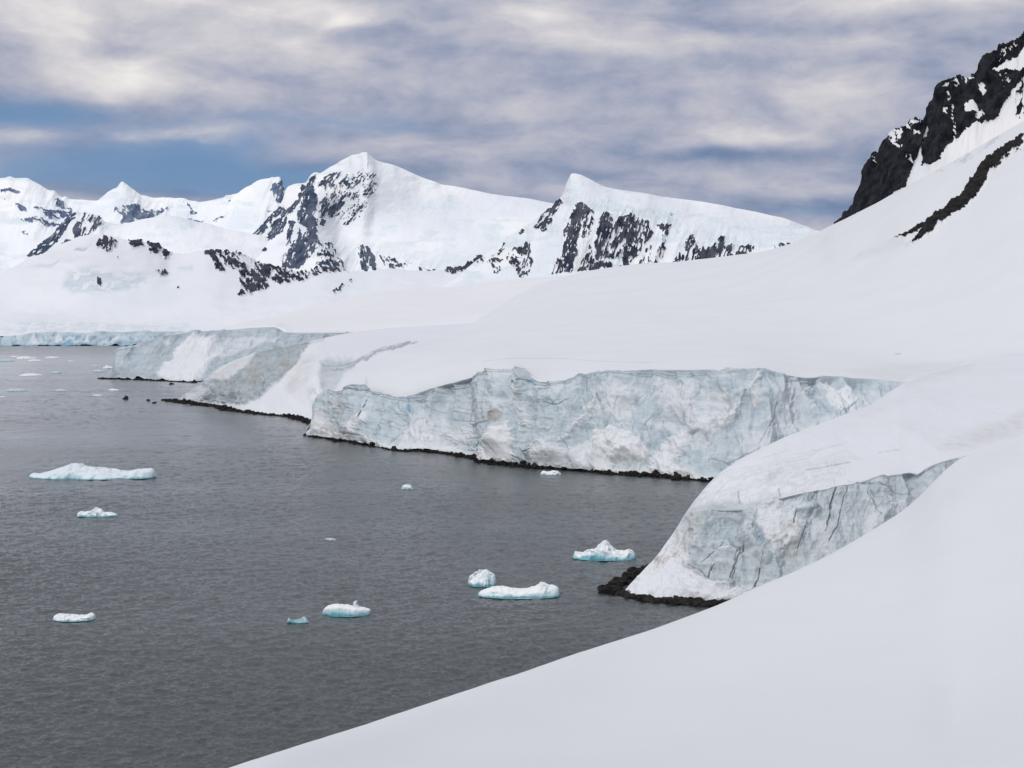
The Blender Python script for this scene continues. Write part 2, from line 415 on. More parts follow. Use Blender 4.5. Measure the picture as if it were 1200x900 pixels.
cap_patch = [dict(poly=[(800, 618), (806, 600), (818, 592), (840, 589), (870, 588), (900, 583), (915, 580), (915, 592), (880, 604), (830, 615)], ch='ice', val=0.8, soft=5)]
for k_ in range(90):
    x = rr0.uniform(830, 1080); y = rr0.uniform(560, 690)
    if y < 600 - (x - 880) * 0.25: y += 50
    L = rr0.uniform(4, 22); a = rr0.gauss(1.2, 0.5)
    n_patch.append(dict(poly=[(x, y), (x - L * math.cos(a) * .5 + rr0.uniform(-2, 2), y + L * math.sin(a) * .5), (x - L * math.cos(a), y + L * math.sin(a))], line=0.25, ch='dark', val=rr0.uniform(0.08, 0.4), soft=0.5))
# faint dirty veins over the top
rr = random.Random(3)
for i in range(70):
    x = rr.uniform(800, 990); y0 = 606 - (x - 813) * 0.24 - rr.uniform(2, 30)
    L = rr.uniform(3, 9); n_patch.append(dict(poly=[(x, y0), (x + rr.uniform(-2.5, 2.5), y0 + L)], line=0.3, ch='dirt', val=rr.uniform(0.1, 0.6), soft=0.6))
for i in range(34):
    x = rr.uniform(800, 960); y0 = 594 - (x - 813) * 0.3 - rr.uniform(0, 34)
    n_patch.append(dict(poly=[(x, y0), (x + rr.uniform(12, 24), y0 - rr.uniform(3, 6)), (x + rr.uniform(26, 50), y0 - rr.uniform(8, 12))], line=0.3, ch='dirt', val=rr.uniform(0.1, 0.35), soft=0.8))
n_patch.append(dict(poly=[(800, 600), (830, 570), (880, 548), (960, 545), (1000, 552), (960, 572), (900, 585), (830, 603)], ch='dirt', val=0.28, soft=6, den=0.42, ang=-20, st=3, sc=2.2))
for i in range(40):
    x = rr.uniform(760, 830); y0 = 700 - (x - 735) * 1.12 - rr.uniform(-14, 12); L = rr.uniform(0.4, 1.3)
    n_patch.append(dict(poly=[(x, y0), (x + 7 * L, y0 - 12 * L), (x + 18 * L, y0 - 24 * L)], line=0.35, ch='dirt', val=rr.uniform(0.1, 0.6), soft=0.9))
for pl, v_ in [([(940, 545), (1000, 532), (1010, 540), (960, 552)], 0.16), ([(1095, 520), (1130, 508), (1200, 485), (1200, 505), (1130, 528), (1105, 530)], 0.28),
               ([(1160, 500), (1200, 482), (1200, 490), (1150, 512)], 0.3), ([(1000, 480), (1060, 462), (1060, 475), (1010, 490)], 0.12), ([(1060, 440), (1140, 420), (1140, 432), (1060, 455)], 0.2)]:
    n_patch.append(dict(poly=pl, ch='dirt', val=v_, soft=7))
def n_disp(P, PX, PY, V, A):
    X, Y, Z = P[..., 0], P[..., 1], P[..., 2]
    cl = A['ice'] * sst(0, 0.03, 1 - V) * sst(0.0, 0.1, V)
    d = cl * (1.1 * fbm(X / 9, Z / 16, Y / 14, 4) + 1.1 * (fbm(X / 6.0 + 0.5 * fbm(X / 9, Z / 9, 1, 2), Z / 9, 2.0, 5, ridged=True) - 0.3) + 0.5 * fbm(X / 1.6, Z / 2.2, 4.0, 4) + 0.3 * fbm(X / 14, Z / 1.3, 3.0, 3))
    low = (V < 1) * (1 - A['ice']) * sst(0, 0.08, 1 - V)
    d = d + low * 0.8 * fbm(X / 3.2, Z / 2.4, Y / 6, 5, ridged=True)
    up = (V >= 1)
    d = d + up * (0.6 * fbm(X / 22, Y / 40, 1.0, 3) + 0.12 * fbm(X / 5, Y / 9, 4.0, 3, ridged=True)) * sst(1.0, 1.3, V)
    return d
head_near = sheet('near_headland_snow', mat_n, 728, 1400, 0.75,
      [[(a, b + 2.0, c + 0.6) for a, b, c in n_top], n_top, lerp_row(n_top, n_sil, 0.06, 728, 1400, smooth_row(n_top, 728, 1400, 9, -1.5, 3.0), 815, 860), lerp_row(n_top, n_sil, 0.2, 728, 1400, smooth_row(n_top, 728, 1400, 14, -5.0, 7.0), 815, 870),
       lerp_row(n_top, n_sil, 0.55, 728, 1400, [(728, 698.5, 367.5), (850, 572, 385), (900, 550, 395), (975, 526, 418), (1054, 500, 450), (1124, 490, 480), (1200, 470, 520), (1400, 420, 600)], 820, 900),
       n_sil,
       ('rel', [(728, 2, -0.5), (900, 10, -2.5), (1054, 15, -1.2), (1400, 30, -1)]),
       ('rel', [(728, 5, -6), (900, 25, -16), (1054, 60, -8), (1200, 80, -5), (1400, 80, -4)]),
       ('rel', [(728, 5, -6), (850, 20, -25), (1054, 60, -30), (1200, 100, -20), (1400, 100, -8)])],
      [2, 6, 6, 60, 60, 8, 10, 6], patches=cap_patch + [dict(q, v=None) for q in n_patch if q['ch'] in ('dirt', 'dark')],
      disp=lambda P, PX, PY, V, A: (0.6 * fbm(P[..., 0] / 22, P[..., 1] / 40, 1.0, 3) + 0.14 * fbm(P[..., 0] / 5, P[..., 1] / 9, 4.0, 3, ridged=True)) * sst(3.0, 3.6, V))
tag(head_near, 'near rounded snow headland above the tall blue-grey ice face', 'headland', kind='structure')
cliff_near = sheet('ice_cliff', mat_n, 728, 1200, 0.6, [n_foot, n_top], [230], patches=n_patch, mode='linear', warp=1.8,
      ice0=lambda PX, PY, V: sst(785, 818, PX + 0.15 * (650 - PY) + 7 * fbm(PX / 9, PY / 12, 2.0, 3)) * (0.97 - 0.5 * sst(0.12, 0.45, fbm(PX / 30, PY / 22, 6.0, 4))), disp=n_disp, parent=head_near)
cliff_near['label'] = 'blue-grey ice face with dark vertical cracks on the near headland'

# ------------------------------------------------------------------ MAIN GLACIER
mpp = 0.45
mat_m = glacier_mat('main_glacier', mpp, snow=(0.67, 0.69, 0.72), snow2=(0.65, 0.67, 0.705), ice=(0.355, 0.435, 0.495), icew=(0.54, 0.60, 0.64), rock=(0.012, 0.012, 0.014), rock2=(0.03, 0.029, 0.028), bump=0.36, snowbump=0.03)  # snow kept darker than the mountains' to carry the cloud shade
m_foot = [(352, 509, 957), (359, 510.5, 945), (419, 519, 882), (467, 528, 824), (514, 530, 812), (555, 536, 778), (568, 541, 751), (625, 547, 723), (720, 555, 687), (763, 557, 679), (833, 564, 651), (900, 566, 640), (1000, 568, 640), (1100, 563, 660), (1400, 560, 700)]
m_top = [(352, 512, 935), (359, 508, 950), (367, 498, 955), (375, 484, 957), (385, 467, 958), (392, 459, 955), (405, 457, 935), (416, 453, 925), (428, 451, 915), (431, 457, 912), (445, 459, 900), (460, 464, 885), (473, 465, 870), (482, 463, 862), (500, 457, 850), (517, 452, 842),
         (540, 446, 828), (562, 440, 810), (580, 435.5, 795), (593, 433, 783), (606, 432, 775), (615.5, 431, 770), (620, 436, 760), (622.5, 441, 752), (634.5, 447.5, 744), (648, 448, 738), (660, 446, 735), (674, 441, 734), (688, 438, 733), (700, 436, 732), (714, 435, 728), (740, 434, 720), (763, 433, 716), (800, 433.5, 708), (836, 433, 697), (843, 434, 695),
         (852, 430, 693), (860, 431, 691), (890, 433, 690), (905, 435, 690), (922, 439.6, 692), (947, 443, 700), (960, 442, 708), (972, 441, 712), (985, 441, 716), (998, 443, 718), (1025, 444, 722), (1058, 447.5, 720), (1100, 452, 712), (1400, 460, 760)]
m_cr = [(352, 511, 945), (359, 506, 965), (375, 480, 975), (385, 464, 980), (392, 455, 985), (397, 447, 1000), (405, 437, 1030), (412, 432, 1060), (420, 427, 1090), (435, 420, 1140), (450, 414, 1190), (470, 407, 1270), (490, 400.5, 1360), (530, 389, 1700), (560, 376, 2100),
        (600, 352, 2700), (640, 333, 3000), (700, 318, 3000), (780, 311, 2850), (850, 305, 2700), (900, 297, 2500), (930, 288, 2350), (955, 276, 2200), (980, 264, 2000), (1020, 243.5, 1900), (1065, 219, 1800), (1100, 200, 1760), (1150, 172, 1720), (1200, 144, 1690), (1400, 30, 1600)]
def zD(*pts): return zp(340, 400, 3.158, pts)
def zE(*pts): return zp(700, 400, 3.158, pts)
def zR(*pts): return zp(970, 30, 3.46, pts)
m_patch = []
for pl, v_, s_, d_ in [
    (zE((20, 180), (60, 150), (110, 170), (150, 260), (120, 330), (60, 300)), 0.5, 4, 1.5), (zD((480, 250), (560, 280), (620, 360), (520, 390), (440, 370), (430, 300)), 0.6, 5, 1.5), (zE((650, 180), (720, 170), (740, 260), (690, 320), (650, 260)), 0.35, 5, 1.0), (zD((860, 180), (880, 160), (900, 300), (870, 360)), 0.6, 2, 2.0), (zE((700, 150), (760, 145), (800, 230), (780, 300), (740, 300)), 0.3, 3, -2.5),
    (zD((235, 355), (240, 330), (300, 270), (315, 300), (260, 355)), 0.9, 1.5, 2.0),
    (zD((60, 350), (120, 300), (170, 345), (330, 370), (380, 385), (560, 400), (690, 425), (700, 440), (560, 415), (400, 405), (240, 372)), 0.8, 1.5, 1.5),
    (zD((380, 390), (430, 320), (480, 340), (560, 370), (640, 415), (500, 410)), 0.75, 3, 2.0),
    (zD((560, 380), (600, 375), (640, 412), (570, 412)), 0.9, 1.5, 1.0),
    (zD((640, 350), (692, 285), (690, 305), (655, 365)), 0.8, 1.2, 2.0),
    (zD((700, 440), (730, 400), (790, 370), (840, 320), (845, 450), (800, 458), (740, 452)), 1.0, 1.5, 3.0),
    (zD((900, 465), (925, 400), (960, 375), (1010, 400), (1060, 420), (1140, 360), (1200, 320), (1200, 490), (1080, 478)), 0.75, 2, 2.5),
    (zD((1010, 410), (1060, 340), (1140, 208), (1150, 225), (1075, 350)), 0.8, 1.2, 2.5),
    (zE((0, 350), (60, 320), (130, 350), (210, 435), (170, 455), (100, 450), (30, 420), (0, 410)), 0.95, 2, 2),
    (zE((200, 495), (225, 410), (280, 360), (350, 325), (340, 400), (290, 460), (360, 490), (300, 500)), 0.9, 2, 3),
    (zE((210, 210), (240, 170), (300, 150), (345, 150), (385, 270), (340, 300), (240, 240)), 0.7, 4, 1),
    (zE((350, 330), (400, 290), (500, 260), (592, 135), (600, 150), (520, 250), (500, 300), (420, 325)), 0.85, 2, 3),
    (zE((560, 200), (600, 180), (600, 250), (575, 260)), 0.7, 3, 1),
    (zE((820, 130), (860, 150), (930, 175), (945, 220), (990, 200), (940, 260), (880, 290), (850, 200)), 0.95, 2.5, 2),
    (zE((0, 470), (120, 470), (200, 480), (360, 490), (430, 505), (430, 520), (0, 492)), 0.8, 2, 1),
    (zE((380, 180), (480, 200), (500, 260), (430, 300), (390, 260)), 0.55, 4, 1)]:
    m_patch.append(dict(poly=pl, ch='ice', val=-v_, soft=s_, d=d_))
for pl, v_, dn in [
    (zD((110, 345), (160, 300), (250, 345), (235, 370), (150, 360)), 0.8, 0.6), (zD((90, 300), (110, 240), (200, 220), (250, 260), (230, 330), (120, 345)), 0.55, 0.5),
    (zD((775, 275), (825, 258), (822, 290), (800, 330), (775, 330)), 1.0, 0.75), (zD((640, 250), (720, 220), (720, 260), (650, 290)), 0.35, 0.5),
    (zE((460, 260), (540, 230), (580, 170), (620, 170), (600, 270), (540, 260)), 0.35, 0.5), (zE((400, 180), (490, 190), (510, 240), (430, 230)), 0.4, 0.45),
    (zE((220, 260), (330, 240), (350, 290), (300, 320), (230, 300)), 0.5, 0.45), (zE((660, 350), (720, 340), (700, 370)), 0.6, 0.5)]:
    m_patch.append(dict(poly=pl, ch='dirt', val=v_, soft=2, den=dn, ang=15, st=3, sc=2.0))
for pl, w_, c_, v_ in [
    (zD((436, 198), (440, 240), (444, 290)), 1.6, 'blue', 0.95), (zD((913, 168), (920, 170)), 4, 'blue', 0.6), (zD((660, 395), (720, 380)), 0.8, 'blue', 0.8),
    (zD((890, 140), (920, 155), (960, 160)), 1.6, 'dark', 0.5), (zD((840, 440), (880, 450), (885, 420), (915, 415)), 1.4, 'dark', 0.8),
    (zD((395, 340), (375, 370)), 0.8, 'dark', 0.4), (zD((1160, 230), (1180, 270)), 0.8, 'dark', 0.5), (zD((640, 355), (645, 400), (680, 405)), 0.8, 'dark', 0.35),
    (zE((10, 210), (35, 270)), 0.9, 'dark', 0.5), (zE((350, 330), (345, 350), (380, 335)), 0.7, 'dark', 0.4), (zE((900, 275), (970, 225)), 2.5, 'blue', 0.25), (zE((945, 170), (952, 205)), 0.8, 'dark', 0.5),
    (zE((480, 440), (540, 425), (600, 400)), 0.7, 'dark', 0.4), (zE((420, 430), (500, 450)), 0.6, 'dark', 0.3), (zE((600, 380), (650, 300), (660, 240)), 0.6, 'dark', 0.25),
    (zD((310, 200), (370, 195)), 1.2, 'dark', 0.55), (zD((165, 186), (250, 190), (310, 195)), 1.0, 'dark', 0.45),
    (zD((440, 195), (520, 175), (640, 150), (700, 128)), 0.8, 'dark', 0.5), (zD((775, 180), (780, 215)), 1.0, 'dark', 0.35), (zD((945, 190), (1000, 175)), 0.6, 'dark', 0.3),
    (zD((960, 240), (1010, 252), (1050, 230)), 0.6, 'dark', 0.3)]:
    m_patch.append(dict(poly=pl, line=w_, ch=c_, val=v_, soft=0.8, d=-1.0))
# layered old snow just below the lip
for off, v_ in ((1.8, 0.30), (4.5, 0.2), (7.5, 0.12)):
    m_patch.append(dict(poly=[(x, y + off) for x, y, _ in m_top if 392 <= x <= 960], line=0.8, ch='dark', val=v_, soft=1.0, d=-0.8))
rr = random.Random(5)
for i in range(26):
    x = rr.uniform(385, 560); y = rr.uniform(468, 520)
    m_patch.append(dict(poly=[(x, y), (x + rr.uniform(12, 40), y + rr.uniform(0, 6))], line=0.5, ch='dirt', val=rr.uniform(0.2, 0.5), soft=0.7, d=-0.5))
for i in range(90):
    x = rr.uniform(400, 1000); y = rr.uniform(445, 540); L = rr.uniform(4, 22); a = rr.gauss(1.45, 0.35)
    m_patch.append(dict(poly=[(x, y), (x - L * math.cos(a) * .5 + rr.uniform(-2, 2), y + L * math.sin(a) * .5), (x - L * math.cos(a), y + L * math.sin(a))], line=0.4, ch='dark', val=rr.uniform(0.1, 0.4), soft=0.7, d=-0.6))
def m_disp(P, PX, PY, V, A):
    X, Y, Z = P[..., 0], P[..., 1], P[..., 2]
    fd = sst(0, 0.04, 1 - V)
    q = fbm(X / 30, Z / 30, 9, 3) * 0.8
    d = 9.5 * fbm(X / 34, Z / 90, 7.7, 3) + 5.0 * (fbm(X / 14 + q, Z / 50 + q, Y / 60, 4, ridged=True) - 0.2) + 1.1 * fbm(X / 6 + q, Z / 15, Y / 16, 4, ridged=True) + 0.6 * fbm(X / 20, Z / 2.4, 3.0, 3) + 0.5 * fbm(X / 1.8, Z / 1.8, 5.0, 3)
    d = d + 0.8 * (1 - A['ice']) * fbm(X / 6, Z / 5, 2.0, 4)
    return d * fd * sst(359, 380, PX) * (0.3 + 0.7 * sst(0, 0.15, V))
slope_patch = []
band = zR((796, 428), (770, 450), (740, 468), (715, 485), (690, 497), (660, 520), (640, 538), (618, 560), (600, 588), (585, 620), (560, 648), (530, 690), (500, 708), (470, 735), (430, 760), (390, 790), (350, 818), (300, 848), (260, 870),
          (300, 855), (360, 830), (420, 812), (470, 790), (500, 765), (545, 735), (600, 690), (640, 640), (655, 590), (690, 560), (720, 530), (760, 500), (796, 478))
slope_patch.append(dict(poly=band, ch='rock', val=1.0, soft=0.6, d=2))
slope_patch.append(dict(poly=zR((455, 803), (430, 830), (380, 862), (322, 885), (350, 865), (400, 820)), ch='rock', val=1.0, soft=0.8, d=4))
slope_patch.append(dict(poly=zR((640, 560), (700, 540), (780, 480), (796, 500), (720, 550), (660, 590)), ch='rock', val=1.0, soft=1.5, den=0.3, sc=2, ang=-35, d=2))
slope_patch.append(dict(poly=zR((200, 890), (300, 860), (330, 885), (200, 925), (100, 950), (120, 920)), ch='dirt', val=0.22, soft=5))
r_extra = (dict(poly=zR((735, 400), (770, 290), (796, 180), (796, 360), (760, 385)), ch='rock', val=1.0, soft=1.5, den=0.42, sc=2.2, ang=110))
slope_patch.append(dict(poly=zR((430, 590), (500, 560), (640, 470), (740, 400), (745, 410), (640, 490), (500, 580)), ch='ice', val=0.7, soft=1.5, den=0.5, sc=2.2, ang=-35))
slope_patch.append(dict(poly=[(565, 423.5), (600, 420), (660, 420), (700, 423), (765, 425)], line=0.25, ch='dark', val=0.2, soft=0.6))
slope_patch.append(dict(poly=zG((685, 44), (705, 43)), line=0.8, ch='dark', val=0.4, soft=0.8))
for pl, v_ in [(zG((480, 110), (650, 95), (950, 85), (950, 110), (750, 140), (700, 165), (560, 140)), 0.16), (zD((170, 185), (250, 160), (420, 195), (700, 120), (860, 90), (860, 100), (700, 135), (430, 210)), 0.2)]:
    slope_patch.append(dict(poly=pl, ch='dirt', val=v_, soft=5))
main = sheet('main_glacier', mat_m, 359, 1400, 1.0,
      [[(a, b + 2.0, c + 2) for a, b, c in m_top], m_top, lerp_row(m_top, m_cr, 0.06, 352, 1400, smooth_row(m_top, 352, 1400, 12, -1.5, 10), 395, 440), lerp_row(m_top, m_cr, 0.2, 352, 1400, smooth_row(m_top, 352, 1400, 16, -4.0, 22), 395, 450),
       [(352, 511.5, 940), (375, 482, 965), (392, 457, 970), (405, 447, 975), (420, 440, 990), (450, 434, 1010), (490, 427, 1020), (530, 420, 1000), (600, 410, 1000), (700, 408, 980), (850, 405, 950), (950, 415, 920), (1058, 425, 900), (1200, 410, 900), (1400, 380, 900)],
       [(352, 511.3, 942), (375, 481, 970), (392, 456, 978), (405, 440, 1005), (420, 432, 1045), (450, 421, 1110), (490, 408, 1230), (530, 400, 1350), (600, 380, 1600), (700, 360, 1700), (850, 350, 1600), (950, 345, 1450), (1058, 330, 1300), (1200, 290, 1200), (1400, 210, 1150)],
       m_cr,
       ('rel', [(352, 10, -1), (420, 30, -3), (490, 60, -4), (600, 200, -8), (850, 250, -10), (980, 80, -4), (1400, 60, 0)]),
       ('rel', [(352, 30, -20), (420, 90, -40), (490, 200, -40), (600, 500, -100), (850, 800, -150), (980, 200, -60), (1400, 200, -60)]),
       ('rel', [(352, 30, -20), (420, 90, -20), (490, 200, -20), (600, 500, -100), (850, 800, -150), (980, 200, -160), (1400, 200, -100)])],
      [2, 6, 6, 45, 60, 150, 4, 6, 3], patches=slope_patch,
      disp=lambda P, PX, PY, V, A: (2.2 * fbm(P[..., 0] / 140, P[..., 1] / 200, 2.0, 3)) * sst(3.0, 3.8, V) * sst(352, 420, PX) * (P[..., 1] / 1200) + A['rock'] * P[..., 1] / 1600 * (3.0 * fbm(PX / 4, PY / 4, 3.0, 4, ridged=True)))
tag(main, 'broad snow-covered glacier rising right behind the long ice cliff', 'glacier', kind='structure')
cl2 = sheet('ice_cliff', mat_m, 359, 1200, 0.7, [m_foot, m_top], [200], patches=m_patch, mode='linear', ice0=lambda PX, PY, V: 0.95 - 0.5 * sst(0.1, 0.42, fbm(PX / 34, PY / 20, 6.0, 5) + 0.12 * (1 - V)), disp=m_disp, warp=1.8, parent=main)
cl2['label'] = 'long pale layered ice cliff above the water in the middle'

# ------------------------------------------------------------------ ROCK PEAK (top right)
mat_r = glacier_mat('dark_crag', 1.1, edge=0.5, snow=(0.66, 0.68, 0.725), rock=(0.008, 0.010, 0.015), rock2=(0.032, 0.033, 0.040), bump=0.65)
r_sky = [(974, 268, 2080), (980, 263, 2070), (985, 256, 2065), (995, 247, 2050), (1003, 236, 2030), (1008, 222, 2020), (1012, 208, 2010), (1015, 198, 2005), (1022, 184, 2000), (1030, 180, 1990), (1036, 164, 1980), (1046, 152, 1960), (1053, 150, 1950),
         (1062, 144, 1930), (1074, 141, 1920), (1084, 144, 1920), (1087, 141, 1915), (1090, 127, 1905), (1094, 120, 1900), (1099, 110, 1890), (1105, 102, 1880), (1112, 97, 1875), (1128, 92, 1865), (1142, 87, 1850), (1146, 81, 1840), (1152, 72, 1830), (1160, 65, 1825),
         (1170, 57, 1820), (1182, 53, 1810), (1191, 49, 1805), (1195, 45, 1800), (1199, 43, 1800), (1215, 36, 1790), (1400, -60, 1700)]
r_base = [(974, 272, 2030), (1000, 257, 1960), (1065, 222, 1820), (1100, 204, 1780), (1150, 176, 1740), (1200, 148, 1710), (1400, 34, 1620)]
r_patch = [
    dict(poly=zR((20, 820), (20, 780), (110, 690), (130, 600), (140, 540), (200, 400), (300, 350), (395, 350), (405, 400), (396, 430), (385, 480), (372, 535), (352, 580), (335, 620), (325, 655), (200, 735), (30, 815)), ch='rock', val=1.0, soft=0.7),
    dict(poly=zR((408, 402), (402, 340), (440, 240), (600, 150), (700, 50), (900, -60), (900, 20), (796, 92), (770, 118), (740, 148), (700, 168), (668, 182), (700, 186), (740, 184), (770, 178), (796, 182), (900, 120), (900, 190), (796, 210), (785, 235), (765, 240), (745, 285), (720, 330), (690, 378), (655, 392), (620, 392), (600, 386), (560, 420), (527, 466),
             (512, 448), (490, 492), (450, 542), (420, 562), (380, 568), (386, 520), (400, 470)), ch='rock', val=1.0, soft=0.7), r_extra]
for pl, dn in [(zR((553, 320), (575, 305), (600, 300), (612, 340), (620, 352), (590, 345), (560, 350)), None), (zR((615, 235), (635, 230), (642, 262), (630, 275)), None), (zR((670, 178), (740, 140), (796, 95), (796, 182), (740, 188)), None),
               (zR((245, 440), (270, 422), (300, 420), (290, 460), (265, 475), (250, 460)), 0.72), (zR((305, 405), (340, 385), (385, 380), (385, 398), (340, 418)), 0.55), (zR((345, 425), (370, 435), (380, 450), (355, 445)), 0.6),
               (zR((470, 250), (500, 230), (560, 205), (600, 190), (600, 215), (540, 240), (500, 255)), 0.42), (zR((485, 270), (500, 270), (522, 420), (515, 470), (503, 420), (500, 350)), 0.45), (zR((690, 120), (730, 85), (770, 65), (765, 90), (720, 125), (690, 165)), 0.42),
               (zR((700, 200), (740, 200), (745, 250), (715, 250)), 0.55), (zR((310, 520), (350, 540), (362, 570), (330, 560)), 0.5), (zR((185, 530), (200, 535), (205, 560), (190, 555)), 0.6),
               (zR((262, 470), (300, 482), (290, 500)), 0.5), (zR((470, 335), (488, 340), (486, 358), (470, 352)), 0.7), (zR((600, 340), (640, 330), (640, 380), (600, 380)), 0.3)]:
    q = dict(poly=pl, ch='rock', val=-1.0, soft=0.8)
    if dn: q.update(den=dn, ang=60, st=1.6, sc=2.0)
    r_patch.append(q)
def r_disp(P, PX, PY, V, A):
    X, Y, Z = P[..., 0], P[..., 1], P[..., 2]
    base = (V <= 2) * (0.15 + 0.85 * A['rock'])
    return base * (11 * (fbm((PX + PY * 0.2) / 17, PY / 70, 1.5, 3, ridged=True) - 0.2) + 3.5 * fbm((PX + PY * 0.2) / 5, PY / 26, 2.0, 4, ridged=True) + 0.8 * fbm(PX / 2.2, PY / 3, 2.0, 3)) * sst(974, 984, PX)
crag = sheet('rocky_crag', mat_r, 974, 1400, 0.6,
      [('abs', lambda c: pchip([q[0] for q in r_base], [q[2] for q in r_base], c), lambda c: H - (pchip([q[0] for q in r_base], [q[1] for q in r_base], c) + 30 - HZ) / F * pchip([q[0] for q in r_base], [q[2] for q in r_base], c)),
       r_base, r_sky, ('rel', [(974, 30, -6), (1400, 60, -10)]), ('rel', [(974, 60, -60), (1400, 200, -150)]), ('rel', [(974, 60, -200), (1400, 300, -350)])],
      [12, 170, 4, 6, 4], patches=r_patch, disp=r_disp, mode='linear')
tag(crag, 'near-black rocky crag dusted with snow above the right-hand slope', 'crag', kind='structure')

# ------------------------------------------------------------------ MIDDLE HEADLAND (behind the long cliff)
def zH(*pts): return zp(100, 360, 3.158, pts)
mpp = 0.8
mat_h = glacier_mat('middle_glacier', mpp, snow=(0.67, 0.69, 0.735), snow2=(0.655, 0.675, 0.72), ice=(0.25, 0.305, 0.335), icew=(0.41, 0.455, 0.48), bump=0.5, snowbump=0.04)
h_foot = [(204, 470, 1435), (211, 469.5, 1430), (242, 472, 1400), (262, 476, 1345), (287, 482, 1260), (322, 487, 1190), (344, 489, 1160), (375, 493, 1120), (500, 505, 1050), (620, 510, 1000)]
h_mid = [(204, 469.8, 1436), (211, 468, 1432), (236, 460, 1412), (262, 452, 1372), (290, 447, 1330), (322, 444, 1280), (344, 441, 1250), (375, 436, 1220), (420, 428, 1260), (500, 420, 1350), (620, 415, 1400)]
h_top = [(204, 469.6, 1437), (211, 467, 1434), (223, 460, 1430), (236, 451, 1432), (247, 443, 1434), (258, 433, 1438), (268, 427, 1442), (277, 422.5, 1448), (290, 418, 1460), (303, 413.5, 1480), (322, 409, 1505), (341, 405.5, 1540), (360, 401, 1600), (380, 396, 1680), (400, 392, 1780), (450, 385, 2000), (620, 376, 2300)]
hp = []
hp.append(dict(poly=zH((345, 345), (420, 290), (500, 225), (560, 198), (640, 168), (760, 143), (830, 128), (800, 170), (780, 210), (720, 270), (660, 330), (600, 358), (560, 358), (440, 348)), ch='ice', val=0.95, soft=1.5))
hp.append(dict(poly=zH((440, 275), (500, 225), (560, 198), (640, 168), (590, 230), (530, 270)), ch='ice', val=-0.8, soft=2, d=3))
hp.append(dict(poly=zH((350, 345), (430, 290), (470, 290), (420, 350)), ch='ice', val=-0.6, soft=3))
hp.append(dict(poly=zH((490, 265), (560, 270), (600, 240), (660, 200), (770, 190), (740, 240), (640, 290), (500, 300)), ch='dirt', val=0.65, soft=2, den=0.45, ang=-20, sc=1.8))
hp.append(dict(poly=zH((440, 280), (560, 205), (660, 175), (860, 130), (880, 125), (760, 160), (640, 185), (540, 260)), ch='dirt', val=0.35, soft=3))
hp.append(dict(poly=zH((870, 190), (900, 185), (990, 190), (1010, 200), (960, 240), (920, 300), (900, 350), (860, 370), (870, 300), (860, 240)), ch='ice', val=0.55, soft=3, d=-3))
hp.append(dict(poly=zH((730, 300), (800, 180), (850, 180), (830, 260), (770, 330)), ch='dirt', val=0.35, soft=6))
hp.append(dict(poly=zH((800, 330), (850, 280), (900, 320), (870, 360), (820, 360)), ch='dirt', val=0.4, soft=4, den=0.5, sc=2, ang=60))
hp.append(dict(poly=zH((880, 212), (960, 208), (1005, 195), (1060, 170), (1110, 150), (1190, 133), (1240, 128), (1190, 145), (1100, 165), (1040, 190), (980, 215), (940, 222)), ch='ice', val=0.9, soft=0.8))  # blue-grey shade on the crevasse wall, painted through the ice mask
hp.append(dict(poly=zH((880, 208), (960, 205), (1005, 192), (1060, 166), (1110, 147), (1190, 131)), line=1.0, ch='dark', val=0.35, soft=0.8))  # crevasse shadow line drawn as dark colour
hp.append(dict(poly=zH((620, 175), (760, 148), (885, 118)), line=1.2, ch='dark', val=0.25, soft=1.0))
hp.append(dict(poly=zH((655, 255), (670, 275), (660, 300)), line=1.0, ch='dark', val=0.6, soft=0.8))
def h_disp(P, PX, PY, V, A):
    X, Y, Z = P[..., 0], P[..., 1], P[..., 2]
    fd = sst(0, 0.2, 2 - V) * (V <= 2) * sst(204, 216, PX)
    return fd * A['ice'] * (1 - sst(372, 385, PX)) * (5 * (fbm(X / 30, Z / 20, Y / 60, 4, ridged=True) - 0.2) + 2.5 * fbm(X / 9, Z / 7, Y / 30, 4, ridged=True) + 1.5 * fbm(X / 40, Z / 3.5, 1, 3)) + fd * (1 - sst(372, 385, PX)) * 1.5 * fbm(X / 20, Z / 14, 3.0, 3)
mid_h = sheet('middle_headland', mat_h, 204, 620, 0.8, [h_foot, h_mid, h_top, ('rel', [(204, 5, -1), (300, 60, -4), (400, 300, -6), (620, 300, -8)]), ('rel', [(204, 40, -40), (300, 120, -60), (400, 300, -60), (620, 300, -60)])],
              [60, 70, 5, 4], patches=hp, disp=h_disp)
tag(mid_h, 'middle snow headland with dirty ice wall and white snow fan to the shore', 'headland', kind='structure')

# ------------------------------------------------------------------ FAR HEADLAND
mpp = 1.3
mat_5 = glacier_mat('far_glacier', mpp, snow=(0.72, 0.73, 0.765), snow2=(0.70, 0.71, 0.745), ice=(0.29, 0.365, 0.425), icew=(0.47, 0.53, 0.575), bump=0.5, snowbump=0.03)
def zK(*pts): return zp(0, 380, 5, pts)
f_foot = [(130.5, 443.5, 2190), (134, 444, 2170), (180, 446, 2110), (234, 449, 2030), (300, 452, 1960), (420, 458, 1900)]
f_top = [(130.5, 441, 2192), (131.5, 434, 2195), (133, 424, 2200), (134, 413, 2205), (136, 409.5, 2210), (148, 407, 2215), (160, 405, 2222), (166, 402, 2228), (175, 399, 2235), (182, 396.5, 2240), (196, 392.8, 2260), (210, 390.8, 2270), (225, 389, 2275), (242, 388, 2280), (270, 386.5, 2290),
         (303, 384, 2300), (322, 383.5, 2300), (328, 386, 2290), (334, 390, 2270), (345, 391.5, 2280), (366, 391.5, 2300), (420, 391, 2350)]
